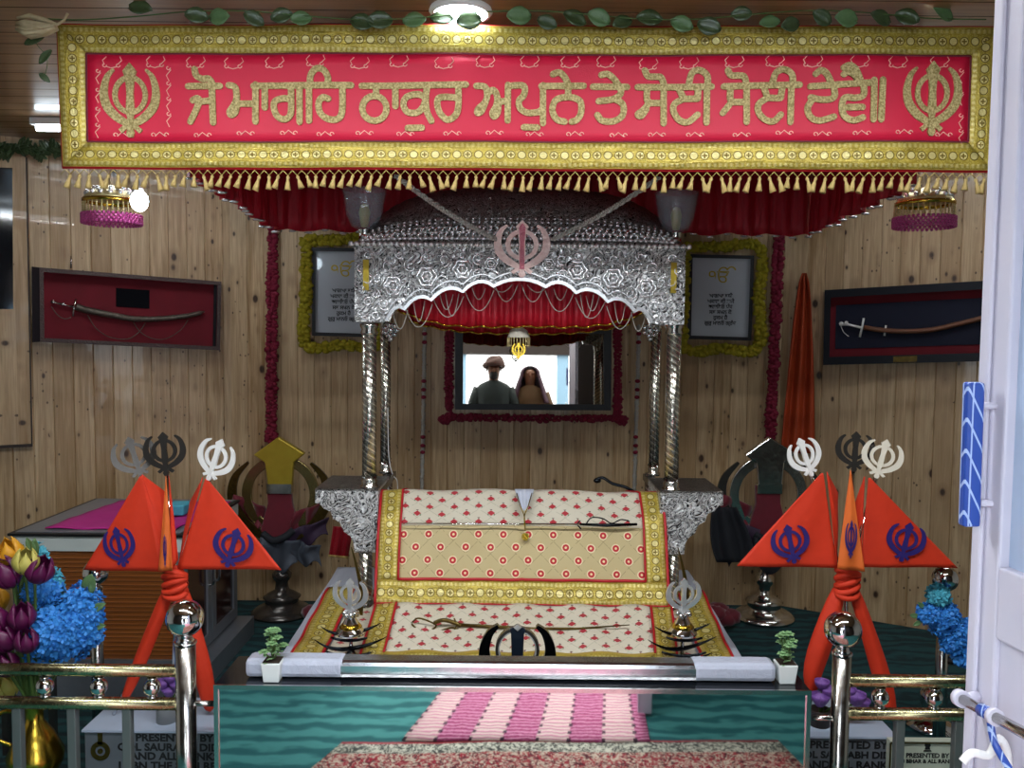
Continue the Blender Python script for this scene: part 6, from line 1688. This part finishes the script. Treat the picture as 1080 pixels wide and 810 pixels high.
def roses(px, py, Y, pts, potpx, base, label, pm):
    c = at(potpx[0], potpx[1], Y); c.z = base
    t = thing('rose_pot', label, 'flowers', c)
    mb = MB(); mb.lathe([(.030, 0), (.030, .045), (.032, .05), (.028, .05), (.026, .04)], c, 20); mb.build('pot', pm, t)
    mb = MB(); sm = MB()
    for x, y, r in pts:
        p = at(x, y, Y - .02); rose(mb, p, r); sm.tube([p + V((0, 0, -r * .5)), c + V((0, 0, .03))], .003, 5)
    mb.build('blooms', M('lilac_fl'), t, solid=.001); sm.build('stems', M('stem'), t)
roses(0, 0, 2.52, ((172, 722, .022), (180, 716, .022), (187, 724, .022), (178, 730, .02)), (176, 768), zpl, 'small pot of purple roses on the grey box beside the left railing post', M('concrete'))
roses(0, 0, 2.53, ((867, 722, .022), (865, 738, .028), (874, 730, .024), (903, 737, .029), (895, 730, .022), (911, 742, .02)), (864, 772), zpr, 'small pot of purple roses on the right grey box behind the railing post', M('dark_brown'))
# foot flange of the inner railing post, built apart as a bowl shape
c = at(983, 775, 3.0); c.z = ZS
mb = MB(); mb.lathe([(.09, 0), (.095, .012), (.05, .03), (.03, .05), (.045, .09), (.05, .12), (.03, .15)], c, 26); tag(mb.build('post_flange', M('chrome')), 'round polished steel foot flange of the inner railing post behind the pale plaque', 'flange')

# ------------------------------------------------------------------ visitors outside the door (seen in the mirror)
def person(x, Y, H, label, turban, m_coat, m_head):
    g0 = -.01; s_ = H / 1.70
    t = thing('person', label, 'person', (x, Y, g0))
    Pz = lambda dx, dy, z_: V((x + dx * s_, Y + dy * s_, g0 + z_ * s_))
    bm = bmesh.new(); vv = []; rad = []
    def addv(p, r): vv.append(bm.verts.new(p)); rad.append(r * s_); return len(vv) - 1
    def chain(start, L):
        i = start
        for p, r in L:
            j = addv(p, r); bm.edges.new((vv[i], vv[j])); i = j
        return i
    pel = addv(Pz(0, 0, .92), .125)
    ch = chain(pel, [(Pz(0, 0, 1.08), .115), (Pz(0, 0, 1.26), .135)])
    nk = chain(ch, [(Pz(0, 0, 1.40), .075), (Pz(0, .01, 1.47), .052)])
    chain(nk, [(Pz(0, .02, 1.53), .07), (Pz(0, .02, 1.60), .078), (Pz(0, .01, 1.65), .06)])
    for sg in (-1, 1):
        w_ = chain(ch, [(Pz(sg * .17, 0, 1.36), .058), (Pz(sg * .22, .0, 1.20), .045), (Pz(sg * .24, .0, 1.08), .040), (Pz(sg * .235, .05, .95), .034), (Pz(sg * .23, .08, .84), .024)])
        hd = chain(w_, [(Pz(sg * .23, .09, .79), .026)])
        for k in range(4):
            o_ = (k - 1.5) * .018; chain(hd, [(Pz(sg * .225, .09 + o_, .755), .0095), (Pz(sg * .220, .095 + o_, .725 + abs(k - 1.3) * .006), .0085), (Pz(sg * .212, .095 + o_, .70 + abs(k - 1.3) * .009), .007)])
        chain(hd, [(Pz(sg * .215, .125, .78), .0105), (Pz(sg * .205, .135, .75), .009)])
        chain(pel, [(Pz(sg * .09, 0, .82), .092), (Pz(sg * .10, .01, .50), .062), (Pz(sg * .105, -.01, .28), .052), (Pz(sg * .11, -.01, .09), .036), (Pz(sg * .115, .05, .04), .036), (Pz(sg * .12, .14, .025), .026)])
    me = bpy.data.meshes.new('body'); bm.to_mesh(me); bm.free()
    o = bpy.data.objects.new('body', me); col.objects.link(o)
    md = o.modifiers.new('skin', 'SKIN'); md.use_smooth_shade = True
    for i, r in enumerate(rad): me.skin_vertices[0].data[i].radius = (r, r * .8); me.skin_vertices[0].data[i].use_root = (i == 0)
    su = o.modifiers.new('sub', 'SUBSURF'); su.levels = 1; su.render_levels = 1
    bpy.context.view_layer.update(); dg = bpy.context.evaluated_depsgraph_get()
    m2 = bpy.data.meshes.new_from_object(o.evaluated_get(dg)); bpy.data.objects.remove(o)
    bm = bmesh.new(); bm.from_mesh(m2)
    # face: nose, ears, brow
    mbx = MB(); mbx.bm.free(); mbx.bm = bm; mbx.uv = bm.loops.layers.uv.verify()
    mbx.ball(Pz(0, .088, 1.575), .016 * s_, 8, (.8, 1.1, 1.6))
    for sg in (-1, 1):
        mbx.ball(Pz(sg * .078, .015, 1.58), .022 * s_, 8, (.4, .8, 1.3)); mbx.ball(Pz(sg * .03, .08, 1.605), .014 * s_, 8, (1.4, .6, .8))
    mbx.ball(Pz(0, .082, 1.538), .018 * s_, 8, (1.4, .5, .45))
    mbx.build('body', M('skin'), t)
    # coat: arms and torso slightly larger, one surface of lofted rings
    def loft(rings, nm, mat):
        mb = MB()
        Vr = [[mb.bm.verts.new(Pz(cx + rx * math.cos(2 * math.pi * k / 18), cy + ry * math.sin(2 * math.pi * k / 18), z_)) for k in range(18)] for (cx, cy, rx, ry, z_) in rings]
        for i in range(len(Vr) - 1):
            for k in range(18): mb.face([Vr[i][k], Vr[i][(k + 1) % 18], Vr[i + 1][(k + 1) % 18], Vr[i + 1][k]])
        return mb
    mb = loft([(0, 0, .19, .135, .70), (0, 0, .18, .13, .90), (0, 0, .17, .125, 1.08), (0, 0, .20, .135, 1.25), (0, 0, .215, .115, 1.36), (0, 0, .15, .09, 1.42), (0, .01, .065, .065, 1.46)], 'coat', m_coat)
    for sg in (-1, 1): mb.tube([Pz(sg * .16, 0, 1.37), Pz(sg * .225, 0, 1.21), Pz(sg * .243, 0, 1.08), Pz(sg * .238, .045, .96), Pz(sg * .232, .075, .86)], [.07 * s_, .062 * s_, .056 * s_, .05 * s_, .044 * s_], 14)
    mb.build('coat', m_coat, t)
    mb = MB()
    for sg in (-1, 1): mb.tube([Pz(sg * .085, 0, .88), Pz(sg * .10, .01, .50), Pz(sg * .108, -.01, .10)], [.115 * s_, .082 * s_, .068 * s_], 14)
    mb.build('trousers', M('trouser'), t)
    mb = MB()
    if turban:
        for k in range(6): C = [Pz(math.cos(q) * (.105 - .008 * k), .015 + math.sin(q) * (.115 - .008 * k), 1.625 + k * .014 + .022 * math.sin(q + k * .5)) for q in [j * 2 * math.pi / 20 for j in range(21)]]; mb.tube(C, .026 * s_, 8, cap=False)
        mb.ball(Pz(0, .01, 1.67), .088 * s_, 14, (1, 1, .8)); mb.build('turban', m_head, t)
        mb = MB(); mb.ball(Pz(0, .07, 1.515), .045 * s_, 12, (1.1, .6, 1.1), .06); mb.build('beard', M('hair'), t)
    else:
        def f(a_, b_):
            an = math.pi * .80 + a_ * math.pi * 1.4 + math.pi * .0; an = math.pi * (.75 + 1.5 * a_)
            if b_ < .5: q = b_ * 2; r_ = .115 * math.sin(q * math.pi / 2) + .002; z_ = 1.69 - .10 * (1 - math.cos(q * math.pi / 2))
            else: q = (b_ - .5) * 2; r_ = .115 + .12 * q; z_ = 1.59 - .33 * q
            return Pz(math.cos(an) * r_, .0 + math.sin(an) * r_ * .9, z_)
        mb.grid(f, 24, 16); mb.build('headscarf', m_head, t, solid=.008)
    return t
person(-.20, -.62, 1.66, 'bearded man in brown turban and dark jacket, seen in the mirror left of the woman', True, M('coat_dark'), M('turban'))
person(.20, -.72, 1.60, 'woman in plum headscarf and brown shawl, seen in the mirror right of the man', False, M('coat_brown'), M('scarf'))

# ------------------------------------------------------------------ light
w = bpy.data.worlds.new('world'); sc.world = w; w.use_nodes = True
bg = w.node_tree.nodes['Background']; bg.inputs[0].default_value = (0.86, 0.93, 1.0, 1); bg.inputs[1].default_value = 8.0
ld = bpy.data.lights.new('door_daylight', 'AREA'); ld.shape = 'RECTANGLE'; ld.size = 1.3; ld.size_y = 2.0; ld.cycles.is_portal = True
lo = bpy.data.objects.new('door_daylight', ld); col.objects.link(lo); lo.location = (0, -.15, 1.02); lo.rotation_euler = (R(90), 0, 0)
sl = bpy.data.lights.new('sun', 'SUN'); sl.energy = 3.4; sl.angle = R(10); sl.color = (1, .97, .92)
so = bpy.data.objects.new('sun', sl); col.objects.link(so); so.location = (0, -4, 6); so.rotation_euler = (R(33), 0, R(4))
def area(nm, loc, rot, sx, sy, power, colr=(1, .97, .93)):
    l = bpy.data.lights.new(nm, 'AREA'); l.shape = 'RECTANGLE'; l.size = sx; l.size_y = sy; l.energy = power; l.color = colr
    o = bpy.data.objects.new(nm, l); col.objects.link(o); o.location = loc; o.rotation_euler = rot; return o
# batten light: the back left one is real, the rest added as unseen fill
for x in (-.75, .75): area('batten_fill_light', (x, 1.45, ZC - .07), (0, 0, 0), 1.2, .05, 24, (.93, .97, 1.0))
area('batten_fill_light', (c.x * 0 - 1.35, 3.4, ZC - .07), (0, 0, 0), 1.2, .05, 5, (.9, .96, 1.0))
area('batten_fill_light', (1.75, 3.4, ZC - .07), (0, 0, 0), 1.2, .05, 3, (.9, .96, 1.0))
sc.view_settings.view_transform = 'Standard'; sc.view_settings.look = 'None'; sc.view_settings.gamma = 1; sc.view_settings.use_curve_mapping = False
sc.view_settings.exposure = 0.08
sc.cycles.use_denoising = True
sc.cycles.max_bounces = 8
sc.cycles.sample_clamp_indirect = 6

# repeats share a group phrase
GR = {'railing': 'steel railings around the altar', 'flag_stand': 'orange flag stands beside the altar', 'presentation_box': 'grey presentation boxes under the flags',
      'tube_light': 'tube lights on the ceiling', 'hanging_ornament': 'beaded umbrella ornaments', 'flower_garland': 'maroon wall garlands', 'heart_garland': 'heart strings on the wall',
      'framed_scroll': 'framed script sheets', 'sword_case': 'wall sword cases', 'potted_plant': 'small white potted plants', 'crescent_stand': 'crescent stands on the bed',
      'emblem_stand': 'large ringed sword emblems', 'pearl_rope': 'pearl ropes at the canopy', 'blue_hydrangea': 'blue hydrangea bunches', 'rose_pot': 'pots of purple roses',
      'altar_cloth': 'gold bordered altar cloths', 'curved_sword': 'curved swords in wall cases', 'folded_cloth': 'crumpled maroon cloths', 'person': 'visitors outside the door'}
for o in bpy.data.objects:
    if o.parent is None and 'category' in o:
        k = o.name.split('.')[0]
        if k in GR: o['group'] = GR[k]
